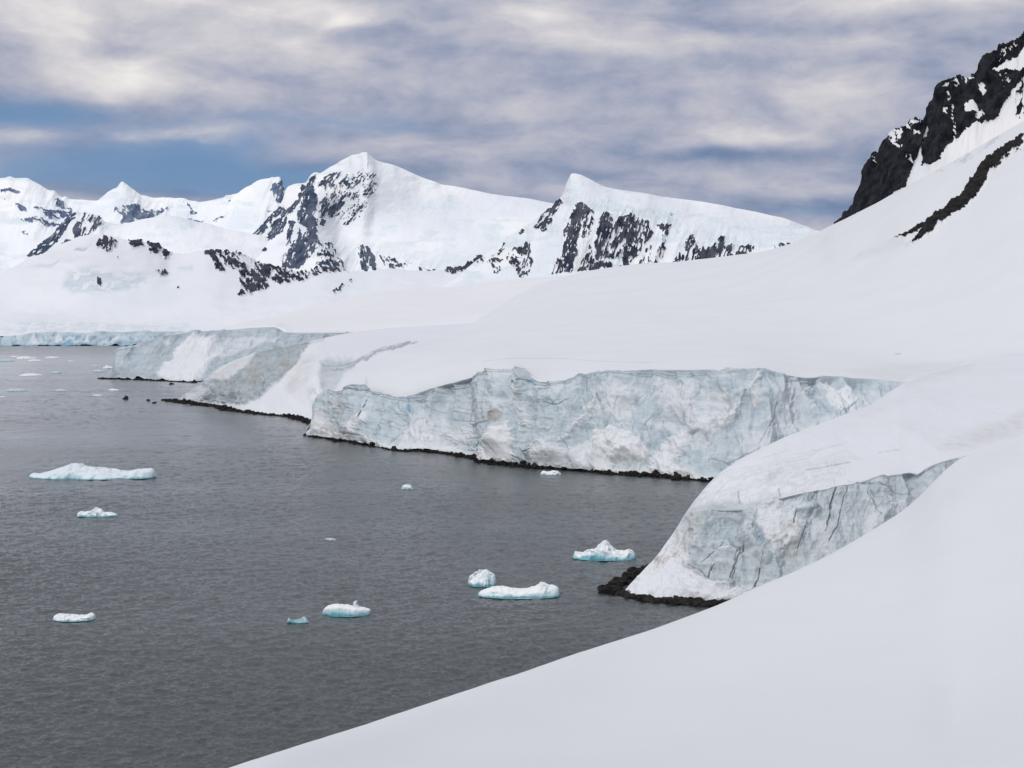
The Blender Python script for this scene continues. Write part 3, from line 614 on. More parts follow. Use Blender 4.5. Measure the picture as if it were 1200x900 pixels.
fp = [dict(poly=zK((920, 300), (960, 250), (1010, 210), (1060, 130), (1140, 80), (1250, 90), (1300, 130), (1200, 300), (1150, 340), (940, 330)), ch='ice', val=-0.8, soft=3, d=6),
      dict(poly=zK((965, 110), (990, 95), (990, 125), (965, 130)), ch='ice', val=-0.7, soft=1.5),
      dict(poly=zH((430, 130), (560, 110), (720, 105), (640, 140), (500, 190), (430, 170)), ch='ice', val=-0.45, soft=3),
      dict(poly=zH((740, 96), (840, 100), (800, 115), (760, 125)), ch='ice', val=0.8, soft=1.5),
      dict(poly=zK((880, 160), (960, 110), (1050, 90), (1000, 170), (900, 260)), ch='dirt', val=0.25, soft=4),
      dict(poly=zK((700, 290), (760, 295), (900, 300), (900, 320), (700, 310)), ch='dirt', val=0.3, soft=2),
      dict(poly=zK((760, 170), (735, 210), (730, 250), (720, 290)), line=0.8, ch='dark', val=0.3),
      dict(poly=zH((418, 92), (422, 110)), line=1.0, ch='dark', val=0.6)]
for off, v_ in ((1.6, 0.35), (4, 0.2)):
    fp.append(dict(poly=[(x, y + off) for x, y, _ in f_top if 134 <= x <= 225], line=0.8, ch='dark', val=v_, soft=1.0))
def f_disp(P, PX, PY, V, A):
    X, Y, Z = P[..., 0], P[..., 1], P[..., 2]
    fd = sst(0, 0.06, 1 - V) * sst(130, 140, PX)
    return fd * (9 * (fbm(X / 50, Z / 60, 1.1, 4, ridged=True) - 0.2) + 4 * fbm(X / 16, Z / 20, 2.2, 4, ridged=True) + 2 * fbm(X / 60, Z / 5, 3, 3))
far_snow = sheet('far_headland', mat_5, 130.5, 720, 1.5,
      [[(a, b + 2.5, c + 12) for a, b, c in f_top] + [(560, 388, 2460), (720, 382, 2510)], f_top + [(560, 386, 2450), (720, 380, 2500)],
       [(130.5, 441, 2196), (134, 412.5, 2230), (136, 409.2, 2240), (160, 404.5, 2270), (196, 392.4, 2330), (242, 387, 2420), (303, 380, 2650), (345, 376, 2900), (420, 370, 3000), (560, 360, 3100), (720, 350, 3100)],
       [(130.5, 441, 2200), (134, 412, 2240), (136, 409, 2260), (160, 404, 2300), (196, 392, 2450), (242, 386, 2900), (280, 379, 3800), (340, 367, 5000), (400, 352, 6500), (430, 346, 7000), (460, 342, 7000), (530, 339, 6500), (600, 330, 5200), (720, 322, 4500)],
       ('rel', [(130.5, 20, -3), (196, 100, -3), (300, 300, -8), (720, 300, -12)]), ('rel', [(130.5, 60, -50), (300, 600, -120), (720, 900, -250)])],
      [2, 20, 40, 3, 3], disp=lambda P, PX, PY, V, A: sst(1, 1.8, V) * 0.0016 * P[..., 1] * 0.6 * fbm(P[..., 0] / 300, P[..., 1] / 700, 1, 3))
tag(far_snow, 'farthest snow headland whose blunt ice wall juts left into the bay', 'headland', kind='structure')
c5 = sheet('ice_cliff', mat_5, 130.5, 420, 0.7, [f_foot, f_top], [90], patches=fp, mode='linear', ice0=lambda PX, PY, V: 0.95 + 0 * PX, disp=f_disp, parent=far_snow)

# ------------------------------------------------------------------ FAR SHORE, HILLS
mpp = 6.0
mat_far = glacier_mat('far_snow', mpp, snow=(0.72, 0.74, 0.785), snow2=(0.67, 0.70, 0.755), ice=(0.34, 0.45, 0.54), icew=(0.56, 0.64, 0.70), rock=(0.03, 0.04, 0.062), rock2=(0.08, 0.09, 0.115), bump=0.6, snowbump=0.15)  # rock tinted blue to carry distance haze
def zB(*pts): return zp(0, 190, 5, pts)
def zA(*pts): return zp(220, 170, 5, pts)
def zC(*pts): return zp(560, 190, 3, pts)
s_foot = [(-200, 405.2, 8484), (260, 405.2, 8484)]
s_top = [(-200, 392, 8620), (-60, 395, 8620), (0, 394, 8610), (14, 393.5, 8590), (30, 392, 8590), (45, 390, 8600), (56, 388.8, 8600), (66, 389.5, 8610), (80, 389, 8600), (92, 390, 8590), (100, 390, 8580), (110, 388.8, 8590), (120, 388, 8600), (130, 389, 8600), (144, 389, 8600), (157, 388, 8600), (170, 387, 8600), (180, 388.5, 8600), (260, 388, 8600)]
shp = [dict(poly=zK((370, 125), (385, 100), (405, 95), (430, 105), (440, 125)), ch='blue', val=0.8, soft=1.0, d=-10), dict(poly=zK((540, 125), (560, 108), (620, 110), (640, 122)), ch='blue', val=0.5, soft=1.0, d=-10),  # blue patches and foot line: shadows at the base put into the colour
       dict(poly=zK((680, 125), (690, 100), (780, 95), (820, 90), (790, 122)), ch='blue', val=0.35, soft=1.5), dict(poly=[(-200, 405), (40, 404.6), (100, 404.6), (260, 405)], line=0.8, ch='blue', val=0.6)]
for i in range(26):
    x = rr.uniform(-60, 190); shp.append(dict(poly=[(x, rr.uniform(393, 397)), (x + rr.uniform(-6, 6), rr.uniform(399, 404))], line=rr.uniform(0.8, 2.4), ch=rr.choice(['blue', 'dark', 'blue']), val=rr.uniform(0.15, 0.4), soft=1.0, d=-6))
for i in range(12):
    x = rr.uniform(-40, 180); y = 402
    shp.append(dict(poly=[(x, y), (x + rr.uniform(4, 14), rr.uniform(393, 397)), (x + rr.uniform(6, 12), 403)], ch='ice', val=-0.8, soft=1.2, d=10))
def s_disp(P, PX, PY, V, A):
    return sst(0, 0.1, 1 - V) * (16 * fbm(P[..., 0] / 120, P[..., 2] / 60, 1, 4, ridged=True) + 9 * fbm(P[..., 0] / 30, P[..., 2] / 24, 2, 3))
hillp = []
for pl, dn, an in [(zB((570, 500), (580, 450), (640, 445), (690, 470), (670, 530), (620, 535)), 0.45, 100), (zB((735, 465), (830, 475), (838, 505), (800, 518), (760, 500)), 0.85, 30), (zB((850, 480), (940, 495), (925, 535), (880, 525)), 0.85, 30),
                   (zB((945, 500), (1005, 540), (960, 562), (942, 540)), 0.9, 60), (zB((560, 670), (600, 690), (590, 725), (565, 705)), 0.75, 100), (zB((905, 630), (950, 640), (955, 620), (975, 640), (1000, 645), (970, 672), (950, 670)), 0.5, 100),
                   (zB((680, 562), (706, 562), (702, 571), (684, 570)), 0.9, 0), (zB((1040, 740), (1055, 742), (1050, 755), (1042, 752)), 0.9, 0),
                   (zA((90, 640), (110, 615), (150, 625), (170, 660), (190, 700), (215, 745), (180, 745), (150, 700), (130, 670)), 0.85, 55),
                   (zA((150, 620), (210, 630), (330, 650), (370, 680), (290, 730), (240, 730), (180, 690)), 0.42, 60),
                   (zA((285, 700), (330, 700), (370, 730), (440, 770), (490, 820), (430, 840), (390, 860), (350, 885), (290, 890), (310, 840), (300, 770)), 0.62, 60),
                   (zA((380, 650), (400, 630), (410, 620), (400, 660), (385, 690)), 0.8, 60),
                   (zA((370, 690), (520, 710), (640, 735), (760, 700), (850, 720), (940, 745), (800, 740), (740, 780), (640, 800), (570, 812), (500, 795), (430, 770)), 0.52, 50),
                   (zp(420, 160, 2.143, [(218, 345), (230, 333), (262, 335), (300, 310), (310, 300), (330, 330), (350, 340), (290, 345), (240, 352)]), 0.7, 40),
                   (zA((825, 875), (900, 820), (960, 785), (990, 790), (920, 840), (850, 875)), 0.35, -35)]:
    hillp.append(dict(poly=pl, ch='rock', soft=0.9, den=dn, ang=an, st=2.2, sc=1.7, seed=len(hillp) * 3.1, d=14))
hillp.append(dict(poly=zB((380, 720), (400, 650), (470, 620), (600, 640), (850, 660), (880, 700), (800, 740), (600, 760), (420, 770)), ch='ice', val=0.55, soft=5, den=0.62, ang=-5, st=3, sc=4))
hillp.append(dict(poly=zB((450, 505), (530, 490), (480, 520), (440, 525)), ch='ice', val=0.9, soft=1.2, d=-12)); hillp.append(dict(poly=zB((240, 610), (340, 570), (330, 590), (250, 610)), ch='ice', val=0.6, soft=1.5))
hillp.append(dict(poly=zB((1030, 620), (1130, 610), (1130, 640), (1040, 640)), ch='ice', val=0.35, soft=2)); hillp.append(dict(poly=zB((200, 600), (330, 580), (300, 615), (150, 620)), ch='ice', val=0.35, soft=3))
hillp.append(dict(poly=zp(0, 160, 2.5, [(0, 545), (200, 540), (560, 545), (560, 570), (300, 570), (0, 580)]), ch='ice', val=0.35, soft=3, den=0.5, ang=0, st=5, sc=2))
def hill_disp(P, PX, PY, V, A):
    return sst(0, 1.0, V) * (22 * fbm(P[..., 0] / 420, P[..., 1] / 420, 1, 4) + 30 * (fbm(PX / 60, PY / 22, 2.2, 3)) * sst(0.7, 1.5, V)) + A['rock'] * 18 * fbm(PX / 4, PY / 4, 3, 4, ridged=True)
hills = sheet('far_snow_hills', mat_far, -200, 760, 1.2,
      [s_top,
       [(-200, 378, 9100), (0, 380, 9100), (100, 376, 9100), (260, 378, 8900), (400, 372, 8900), (760, 370, 8900)],
       [(-200, 350, 9900), (0, 352, 9900), (60, 345, 9800), (110, 338, 9700), (200, 342, 9700), (260, 350, 9500), (300, 352, 9500), (400, 345, 9500), (760, 345, 9500)],
       [(-200, 335, 10800), (-60, 330, 10700), (0, 318, 10500), (16, 313, 10450), (30, 305, 10400), (45, 299, 10300), (60, 293, 10250), (75, 285, 10200), (90, 280, 10150), (105, 277.5, 10100), (120, 277, 10100), (135, 279, 10100), (150, 282.5, 10100), (165, 285, 10100), (185, 289, 10150), (200, 297, 10200), (215, 297, 10200), (230, 294, 10200),
        (240, 293, 10200), (250, 295, 10200), (270, 296, 10200), (286, 299, 10200), (298, 305, 10200), (310, 309, 10200), (324, 311, 10200), (345, 315, 10200), (360, 317, 10200), (375, 312, 10200), (390, 314, 10200), (408, 318, 10200), (430, 319, 10200), (460, 316, 10200), (490, 318, 10200), (520, 320, 10200), (535, 314, 10200), (550, 306, 10200), (562, 300, 10200), (570, 305, 10200), (580, 314, 10200), (620, 320, 10200), (760, 322, 10200)],
       ('rel', [(-200, 150, -20), (760, 150, -20)]), ('rel', [(-200, 900, -250), (760, 900, -250)]), ('rel', [(-200, 900, -450), (760, 900, -450)])],
      [16, 36, 80, 3, 5, 3], patches=hillp, disp=hill_disp)
tag(hills, 'low rounded snow hills with small dark outcrops above the far shore', 'hills', kind='structure')
sh = sheet('ice_front', mat_far, -200, 260, 0.8, [s_foot, s_top], [34], patches=shp, mode='linear', ice0=lambda PX, PY, V: 0.95 + 0 * PX, disp=s_disp, parent=hills)

# ------------------------------------------------------------------ MOUNTAINS
def mountain(name, label, mat, px0, px1, step, crest, lower, segs, patches, amp=1.0, rockamp=1.0, fall=110):
    (y0, y1) = crest[0][0], crest[-1][0]
    rows = list(lower) + [crest, ('rel', [(px0, 260, -60), (px1, 260, -60)]), ('rel', [(px0, 1600, -900), (px1, 1600, -900)]), ('rel', [(px0, 1500, -900), (px1, 1500, -900)])]
    nl = len(lower)
    def dsp(P, PX, PY, V, A):
        m = P[..., 1] / 1600
        c, s = math.cos(math.radians(fall)), math.sin(math.radians(fall))
        a = PX * c + PY * s; b = -PX * s + PY * c
        rid = fbm(b / 16, a / 60, 1.7, 4, ridged=True) - 0.2
        A['ice'][:] = np.maximum(A['ice'], 0.7 * sst(0.0, 0.40, fbm(PX / 24, PY / 7, 11.0, 4)))  # bluish shadow relief painted on the snow through the ice mask
        top = 1 - 0.75 * np.exp(-((V - nl) / 0.12) ** 2)
        rk = A['rock']
        return m * top * (amp * (4.6 * rid * (0.12 + 0.88 * A['zone']) + 3.0 * fbm(PX / 34, PY / 26, 4, 4) + 0.6 * A['zone'] * fbm(b / 4, a / 14, 2, 3) + 0.40 * fbm(PX / 10, PY / 3.5, 6, 3)) + rockamp * rk * (1.6 * fbm(b / 3, a / 9, 5.0, 4, ridged=True) + 0.8))
    o = sheet(name, mat, px0, px1, step, rows, list(segs) + [3, 6, 3], patches=patches, disp=dsp)
    return tag(o, label, 'mountain', kind='structure')

def rp(pl, dn=None, an=110, sc=1.6, st=3.5, val=1.0, soft=0.8, d=0.0, ch='rock', seed=0.0):
    q = dict(poly=pl, ch=ch, val=val, soft=soft, ang=an, sc=sc, st=st, seed=seed)
    if dn: q['den'] = dn
    if d: q['d'] = d
    return q

mat_m1 = glacier_mat('mountain_snow_hazy', 9.0, snow=(0.90, 0.905, 0.91), snow2=(0.72, 0.775, 0.85), ice=(0.66, 0.75, 0.82), icew=(0.80, 0.85, 0.89), rock=(0.11, 0.155, 0.26), rock2=(0.22, 0.265, 0.37), bump=0.7, snowbump=0.2)  # sunlit white, blue shading and distance haze are all in these colours
mat_m3 = glacier_mat('mountain_snow', 7.6, snow=(0.86, 0.868, 0.885), snow2=(0.70, 0.745, 0.81), ice=(0.66, 0.75, 0.80), icew=(0.78, 0.83, 0.86), rock=(0.045, 0.066, 0.115), rock2=(0.13, 0.155, 0.21), bump=0.7, snowbump=0.2)  # snow tones hold sunlight and bluish shade, rock tones hold haze
mat_m4 = glacier_mat('mountain_snow_near', 4.4, snow=(0.85, 0.858, 0.872), snow2=(0.70, 0.74, 0.80), ice=(0.60, 0.705, 0.77), icew=(0.74, 0.80, 0.84), rock=(0.032, 0.042, 0.070), rock2=(0.11, 0.115, 0.135), bump=0.7, snowbump=0.2)  # paler lit snow, bluer shaded snow and hazy rock, all by colour

m1c = [(-200, 232, 14500), (-80, 214, 14500), (0, 209, 14500), (6, 208.5, 14500), (12, 207, 14500), (18, 209, 14500), (30, 209, 14500), (38, 213, 14500), (46, 216.5, 14500), (55, 222, 14500), (64, 226, 14500), (70, 230.5, 14500), (76, 232.5, 14500), (86, 233.5, 14500), (96, 234, 14500), (114, 235, 14500), (118, 232.5, 14500), (122, 230, 14500), (128, 225, 14500),
       (134, 221, 14500), (137, 219.5, 14500), (139.5, 215.5, 14500), (143, 212.5, 14500), (146, 214, 14500), (152, 218.5, 14500), (158, 223, 14500), (164, 228, 14500), (172, 229.5, 14500), (180, 231.5, 14500), (190, 231.5, 14500), (200, 233.5, 14500), (208, 234.5, 14500), (214, 234, 14500), (222, 236, 14500), (236, 237, 14500), (250, 239, 14500), (340, 250, 14500)]
m1p = [rp(zB((10, 165), (60, 160), (120, 185), (100, 195), (20, 185)), 0.75, 10), rp(zB((100, 325), (200, 330), (300, 350), (365, 350), (340, 378), (200, 360), (130, 350)), 0.7, 15), rp(zB((200, 275), (320, 290), (420, 290), (420, 325), (330, 338), (230, 310)), 0.62, 10),
       rp(zB((310, 230), (350, 222), (385, 265), (430, 290), (330, 275)), 0.7, 40), rp(zB((80, 235), (140, 250), (155, 290), (110, 290)), 0.45, 40), rp(zB((705, 362), (725, 300), (745, 260), (800, 240), (860, 270), (1000, 300), (940, 320), (830, 345), (770, 368)), 0.86, 60),
       rp(zB((650, 310), (690, 285), (740, 265), (740, 320), (700, 320)), 0.5, 20), rp(zB((1045, 328), (1072, 255), (1108, 255), (1095, 340)), 0.9, 110), rp(zB((1095, 335), (1200, 345), (1200, 372), (1140, 355)), 0.6, 10), rp(zB((1130, 290), (1180, 320), (1150, 330)), 0.35, 10),
       rp(zB((20, 205), (40, 215), (25, 220)), 0.7, 10), rp(zB((110, 400), (200, 420), (150, 435)), 0.25, 10)]
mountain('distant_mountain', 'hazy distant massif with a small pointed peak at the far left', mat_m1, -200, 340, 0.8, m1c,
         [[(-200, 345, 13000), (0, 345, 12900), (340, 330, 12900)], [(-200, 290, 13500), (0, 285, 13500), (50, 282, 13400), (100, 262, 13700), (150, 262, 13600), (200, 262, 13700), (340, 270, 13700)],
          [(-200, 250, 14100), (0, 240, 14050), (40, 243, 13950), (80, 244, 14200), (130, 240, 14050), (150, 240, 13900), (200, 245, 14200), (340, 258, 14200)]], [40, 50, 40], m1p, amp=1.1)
m2c = [(200, 246, 13400), (220, 238, 13400), (230, 237, 13400), (242, 236, 13400), (250, 234, 13400), (260, 232, 13350), (268, 229.5, 13350), (278, 227, 13300), (284, 222.5, 13300), (289, 219, 13250), (294, 217, 13250), (300, 213, 13200), (306, 210.5, 13200), (315, 209, 13150), (322, 208, 13150), (326, 208.3, 13150), (328, 212, 13150),
       (329.5, 219, 13150), (333, 223, 13150), (335.5, 229, 13150), (337, 240, 13150), (350, 262, 13150)]
m2p = [rp(zA((480, 260), (500, 230), (530, 200), (550, 230), (575, 275), (578, 340), (550, 350), (520, 340), (510, 300)), 0.72, 110), rp(zA((500, 230), (545, 195), (545, 240), (500, 270)), 0.35, 110), rp(zA((150, 440), (200, 400), (255, 395), (230, 415), (170, 450)), 0.4, -30),
       rp(zA((200, 370), (260, 310), (250, 350)), 0.35, -40), rp(zA((460, 370), (490, 370), (480, 390)), 0.6, 60), rp(zA((300, 360), (420, 400), (440, 440), (300, 560), (200, 500)), None, ch='ice', val=0.35, soft=6), rp(zA((0, 430), (100, 450), (80, 465), (0, 445)), 0.6, 10), rp(zA((0, 350), (60, 410), (0, 410)), 0.3, 20)]
mountain('domed_mountain', 'blunt white dome with a steep rocky right shoulder, left of the main peak', mat_m1, 200, 350, 0.7, m2c,
         [[(200, 330, 12200), (350, 330, 12100)], [(200, 280, 12800), (260, 280, 12700), (300, 275, 12500), (350, 290, 12500)], [(200, 255, 13150), (260, 250, 12950), (300, 240, 12850), (325, 235, 12900), (350, 275, 12900)]], [40, 50, 50], m2p, amp=1.0)
m5c = [(-200, 332, 11800), (-60, 326, 11800), (0, 319, 11800), (20, 312, 11800), (32, 301, 11800), (40, 293, 11800), (48, 284, 11800), (60, 275.5, 11800), (66, 269, 11800), (70, 265, 11800), (75, 259.5, 11800), (80, 254, 11800), (85, 252, 11800), (90, 248.5, 11800), (96, 250, 11800), (104, 250, 11800), (110, 252, 11800), (118, 255, 11800),
       (122, 260, 11800), (128, 262, 11800), (136, 263.5, 11800), (146, 263, 11800), (155, 260.5, 11800), (163, 258, 11800), (170, 256.5, 11800), (180, 255, 11800), (190, 254, 11800), (200, 254, 11800), (210, 255, 11800), (220, 257, 11800), (230, 259.5, 11800), (245, 262, 11800), (262, 268, 11800), (280, 271, 11800), (300, 275, 11800), (350, 290, 11800)]
m5p = [rp(zB((165, 555), (200, 500), (250, 455), (340, 375), (400, 320), (450, 295), (450, 330), (400, 390), (340, 440), (290, 520), (240, 550), (190, 558)), 0.72, 128, st=4.5), rp(zB((430, 445), (445, 370), (470, 330), (500, 300), (590, 325), (595, 380), (540, 410), (500, 440), (460, 445)), 0.5, 118, st=4),
       rp(zB((430, 440), (455, 350), (485, 350), (480, 400), (455, 440)), 0.85, 110), rp(zB((310, 515), (380, 465), (450, 448), (400, 482), (330, 517)), 0.75, 140), rp(zB((620, 335), (690, 350), (700, 362), (640, 350)), 0.5, 20),
       rp(zB((750, 370), (900, 340), (1150, 360), (1150, 470), (900, 460), (750, 420)), 0.42, -8, ch='ice', val=0.55, soft=3, sc=5, st=4)]
mountain('rocky_spur', 'dark ribbed rock spur beside a smooth snow dome on the left', mat_m3, -200, 350, 0.7, m5c,
         [[(-200, 350, 10900), (350, 345, 10800)], [(-200, 340, 11300), (0, 335, 11300), (60, 305, 11300), (100, 285, 11250), (146, 290, 11300), (200, 285, 11200), (350, 310, 11300)]], [50, 70], m5p, amp=0.8)
m3c = [(262, 305, 12300), (275, 300, 12300), (284, 291, 12300), (290, 283, 12300), (297, 275, 12300), (304, 266, 12300), (312, 258, 12300), (320, 249, 12300), (326, 242, 12300), (331, 235, 12300), (334, 224, 12300), (338, 218.5, 12300), (345, 216.5, 12300), (352, 215, 12300), (358, 214, 12300), (362, 208, 12250), (365, 204.5, 12250), (369, 202.5, 12200), (374, 203, 12200), (380, 200, 12200), (386, 196, 12150),
       (392, 193, 12150), (400, 188, 12100), (408, 184, 12100), (413, 181.5, 12050), (416, 181, 12050), (420, 180.5, 12050), (426, 178.5, 12000), (430, 178.5, 12000), (433, 181, 12050), (437, 184.5, 12050), (441, 187.5, 12100), (450, 190.5, 12150), (460, 193, 12150), (470, 197, 12200), (481, 202, 12200), (495, 208, 12250), (508, 212.5, 12250), (518, 216.5, 12300), (530, 218, 12300), (545, 221, 12300),
       (560, 224, 12300), (574, 227, 12300), (595, 230, 12300), (615, 232.5, 12300), (639, 236.5, 12300), (680, 244, 12300), (760, 262, 12300)]
m3p = [rp(zA((325, 588), (335, 550), (350, 510), (385, 470), (420, 440), (480, 400), (530, 362), (565, 365), (545, 410), (500, 450), (480, 465), (440, 520), (380, 585)), 0.80, 128, st=4),
       rp(zA((448, 580), (480, 510), (500, 470), (530, 440), (560, 420), (590, 400), (590, 450), (560, 510), (530, 540), (480, 560)), 0.80, 125, st=4),
       rp(zA((540, 440), (570, 380), (640, 325), (680, 240), (700, 235), (690, 300), (640, 370), (620, 395), (580, 430)), 0.78, 125, st=4),
       rp(zA((700, 260), (705, 220), (722, 178), (745, 175), (740, 250), (755, 300), (752, 350), (745, 400), (755, 470), (720, 520), (680, 470), (650, 450), (645, 400), (680, 320)), 0.80, 110, st=4),
       rp(zA((578, 598), (590, 500), (605, 455), (642, 448), (625, 520), (595, 590)), 0.92, 110), rp(zA((598, 600), (640, 540), (660, 480), (662, 560), (620, 610)), 0.7, 110),
       rp(zA((540, 712), (560, 650), (600, 610), (650, 560), (700, 480), (740, 420), (755, 480), (770, 600), (720, 670), (690, 700), (640, 727), (600, 722)), 0.66, 112, st=3.5),
       rp(zA((610, 725), (620, 640), (640, 590), (670, 580), (690, 640), (660, 720)), 0.92, 100), rp(zA((745, 712), (760, 660), (770, 590), (830, 580), (880, 640), (905, 700), (940, 750), (860, 722), (800, 705)), 0.45, 70, st=2),
       rp(zA((760, 250), (780, 215), (860, 160), (892, 152), (888, 200), (840, 270), (805, 300), (800, 260)), 0.68, 128, st=4.5), rp(zA((765, 470), (770, 430), (800, 425), (815, 440), (805, 470)), 0.85, 110),
       rp(zA((765, 430), (760, 330), (850, 270), (930, 180), (1020, 140), (1110, 170), (1100, 260), (1050, 360), (990, 440), (905, 468), (880, 420), (820, 420)), 0.33, 124, sc=0.9, st=5),
       rp(zA((820, 410), (850, 350), (900, 300), (940, 280), (920, 330), (870, 390), (830, 415)), 0.72, 128, st=4.5), rp(zA((905, 465), (940, 420), (1000, 380), (1050, 330), (1050, 360), (1000, 430), (930, 465)), 0.55, 126, st=4.5),
       rp(zA((430, 630), (435, 600), (470, 610), (475, 635)), 0.75, 90), rp(zA((1000, 600), (1020, 590), (1050, 640), (1060, 740), (1050, 770), (1020, 740)), 0.78, 80), rp(zA((1040, 600), (1060, 600), (1090, 650), (1098, 740), (1080, 750)), 0.8, 80),
       rp(zA((1110, 625), (1150, 650), (1200, 680), (1240, 690), (1240, 720), (1150, 730)), 0.42, 70), rp(zA((850, 560), (990, 560), (1000, 640), (1000, 720), (930, 680)), None, ch='ice', val=0.4, soft=6),
       rp(zA((1100, 570), (1200, 590), (1300, 680), (1200, 660)), None, ch='ice', val=0.4, soft=5), rp(zp(420, 160, 2.143, [(0, 260), (100, 275), (300, 290), (350, 270), (300, 330), (100, 330)]), 0.5, 0, ch='ice', val=0.5, soft=5, sc=4, st=3),
       rp(zp(420, 160, 2.143, [(60, 310), (110, 315), (160, 330), (230, 345), (160, 345), (80, 335)]), 0.4, 20)]
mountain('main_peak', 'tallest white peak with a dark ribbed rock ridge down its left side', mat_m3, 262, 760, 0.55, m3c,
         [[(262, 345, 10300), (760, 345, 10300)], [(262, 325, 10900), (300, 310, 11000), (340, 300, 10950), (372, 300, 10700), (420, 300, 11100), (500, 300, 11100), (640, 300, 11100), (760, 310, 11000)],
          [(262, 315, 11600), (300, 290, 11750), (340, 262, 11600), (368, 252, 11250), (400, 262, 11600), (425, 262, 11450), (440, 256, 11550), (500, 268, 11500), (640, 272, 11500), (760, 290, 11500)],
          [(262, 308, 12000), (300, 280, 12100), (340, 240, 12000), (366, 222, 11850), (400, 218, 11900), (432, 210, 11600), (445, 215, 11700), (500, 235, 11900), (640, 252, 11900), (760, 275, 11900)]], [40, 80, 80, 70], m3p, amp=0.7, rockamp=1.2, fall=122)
m4c = [(520, 335, 7400), (540, 322, 7400), (553, 310, 7400), (567, 300, 7350), (575, 293, 7350), (590, 283, 7300), (600, 276, 7300), (610, 270, 7250), (625, 258, 7200), (640, 248, 7200), (650, 238, 7150), (656, 232, 7150), (661, 223, 7120), (664, 214, 7110), (667, 208, 7100), (669, 204, 7100), (672, 203, 7100), (678, 204, 7100), (687, 207.5, 7100), (697, 213, 7100), (707, 218, 7100),
       (722, 222, 7150), (740, 225, 7150), (765, 229, 7200), (793, 232.5, 7200), (820, 236, 7250), (843, 240.5, 7250), (868, 245.5, 7300), (893, 250, 7300), (905, 253, 7300), (918, 255.5, 7350), (930, 260, 7350), (945, 265.5, 7400), (960, 271, 7400), (990, 278, 7400), (1040, 288, 7400)]
m4p = [rp(zC((205, 238), (225, 180), (255, 155), (290, 128), (298, 145), (270, 190), (240, 240)), 0.66, 128), rp(zC((55, 332), (80, 300), (97, 288), (102, 300), (78, 330)), 0.5, 128), rp(zC((148, 252), (160, 235), (167, 240), (158, 258)), 0.7, 120),
       rp(zC((105, 345), (112, 320), (150, 300), (190, 275), (192, 330), (195, 385), (165, 415), (140, 395)), 0.52, 110, st=2), rp(zC((-5, 318), (20, 320), (22, 350), (60, 338), (92, 345), (85, 392), (55, 392), (50, 356), (-5, 358)), 0.5, 60, st=2),
       rp(zC((262, 397), (280, 350), (295, 330), (300, 270), (312, 230), (335, 180), (362, 142), (385, 155), (395, 175), (365, 210), (360, 260), (345, 320), (325, 392)), 0.74, 105), rp(zC((340, 150), (400, 160), (405, 220), (390, 260), (350, 300)), 0.35, 105),
       rp(zC((345, 387), (370, 340), (395, 285), (400, 330), (405, 385)), 0.6, 105), rp(zC((400, 385), (410, 350), (440, 350), (470, 365), (470, 382)), 0.8, 60), rp(zC((405, 340), (415, 260), (425, 200), (445, 178), (470, 190), (470, 240), (440, 300), (430, 350)), 0.72, 105),
       rp(zC((430, 345), (460, 260), (490, 200), (540, 178), (600, 210), (615, 250), (560, 330), (520, 378), (500, 375), (490, 345)), 0.55, 108, sc=1.8), rp(zC((505, 375), (515, 300), (525, 230), (545, 235), (535, 300), (530, 372)), 0.85, 100),
       rp(zC((605, 370), (640, 290), (650, 240), (625, 215), (680, 213), (678, 235), (665, 265), (660, 300), (640, 350), (620, 372)), 0.48, 110), rp(zC((560, 375), (600, 280), (620, 300), (600, 370)), 0.3, 110),
       rp(zC((655, 368), (690, 350), (710, 300), (725, 280), (745, 262), (760, 258), (765, 290), (790, 300), (830, 290), (850, 262), (868, 268), (865, 290), (900, 290), (970, 295), (965, 335), (940, 348), (880, 352), (700, 366)), 0.60, 106, sc=1.7),
       rp(zC((835, 300), (850, 263), (868, 266), (855, 295)), 0.95, 110), rp(zC((780, 345), (785, 315), (835, 290), (840, 350)), 0.85, 100), rp(zC((1030, 295), (1060, 290), (1100, 298), (1060, 316)), 0.5, 60),
       rp(zC((368, 140), (450, 133), (520, 150), (560, 160), (680, 172), (700, 190), (720, 230), (700, 270), (685, 215), (610, 205), (540, 178), (440, 180), (400, 170)), None, ch='ice', val=0.85, soft=2, d=-8),
       rp(zC((672, 174), (678, 173), (688, 178), (684, 182), (676, 181)), None, ch='dark', val=0.7, soft=0.8), rp(zC((900, 225), (1000, 225), (1200, 250), (1150, 290), (1050, 290), (1010, 310), (960, 262)), None, ch='ice', val=0.7, soft=4, d=-6),
       rp(zC((720, 250), (790, 230), (880, 260), (960, 270), (990, 300), (880, 288), (780, 255), (740, 290), (690, 350), (680, 340)), None, ch='ice', val=0.6, soft=3), rp(zC((0, 300), (100, 220), (250, 150), (290, 160), (190, 270), (100, 290), (40, 320)), None, ch='ice', val=0.35, soft=5),
       rp(zC((190, 290), (260, 260), (305, 180), (320, 180), (290, 320), (260, 390), (200, 400)), None, ch='ice', val=0.4, soft=4), rp(zC((335, 380), (380, 280), (400, 270), (380, 330), (350, 385)), None, ch='dirt', val=0.5, soft=2), rp(zC((605, 365), (640, 290), (655, 290), (625, 365)), None, ch='dirt', val=0.5, soft=2)]
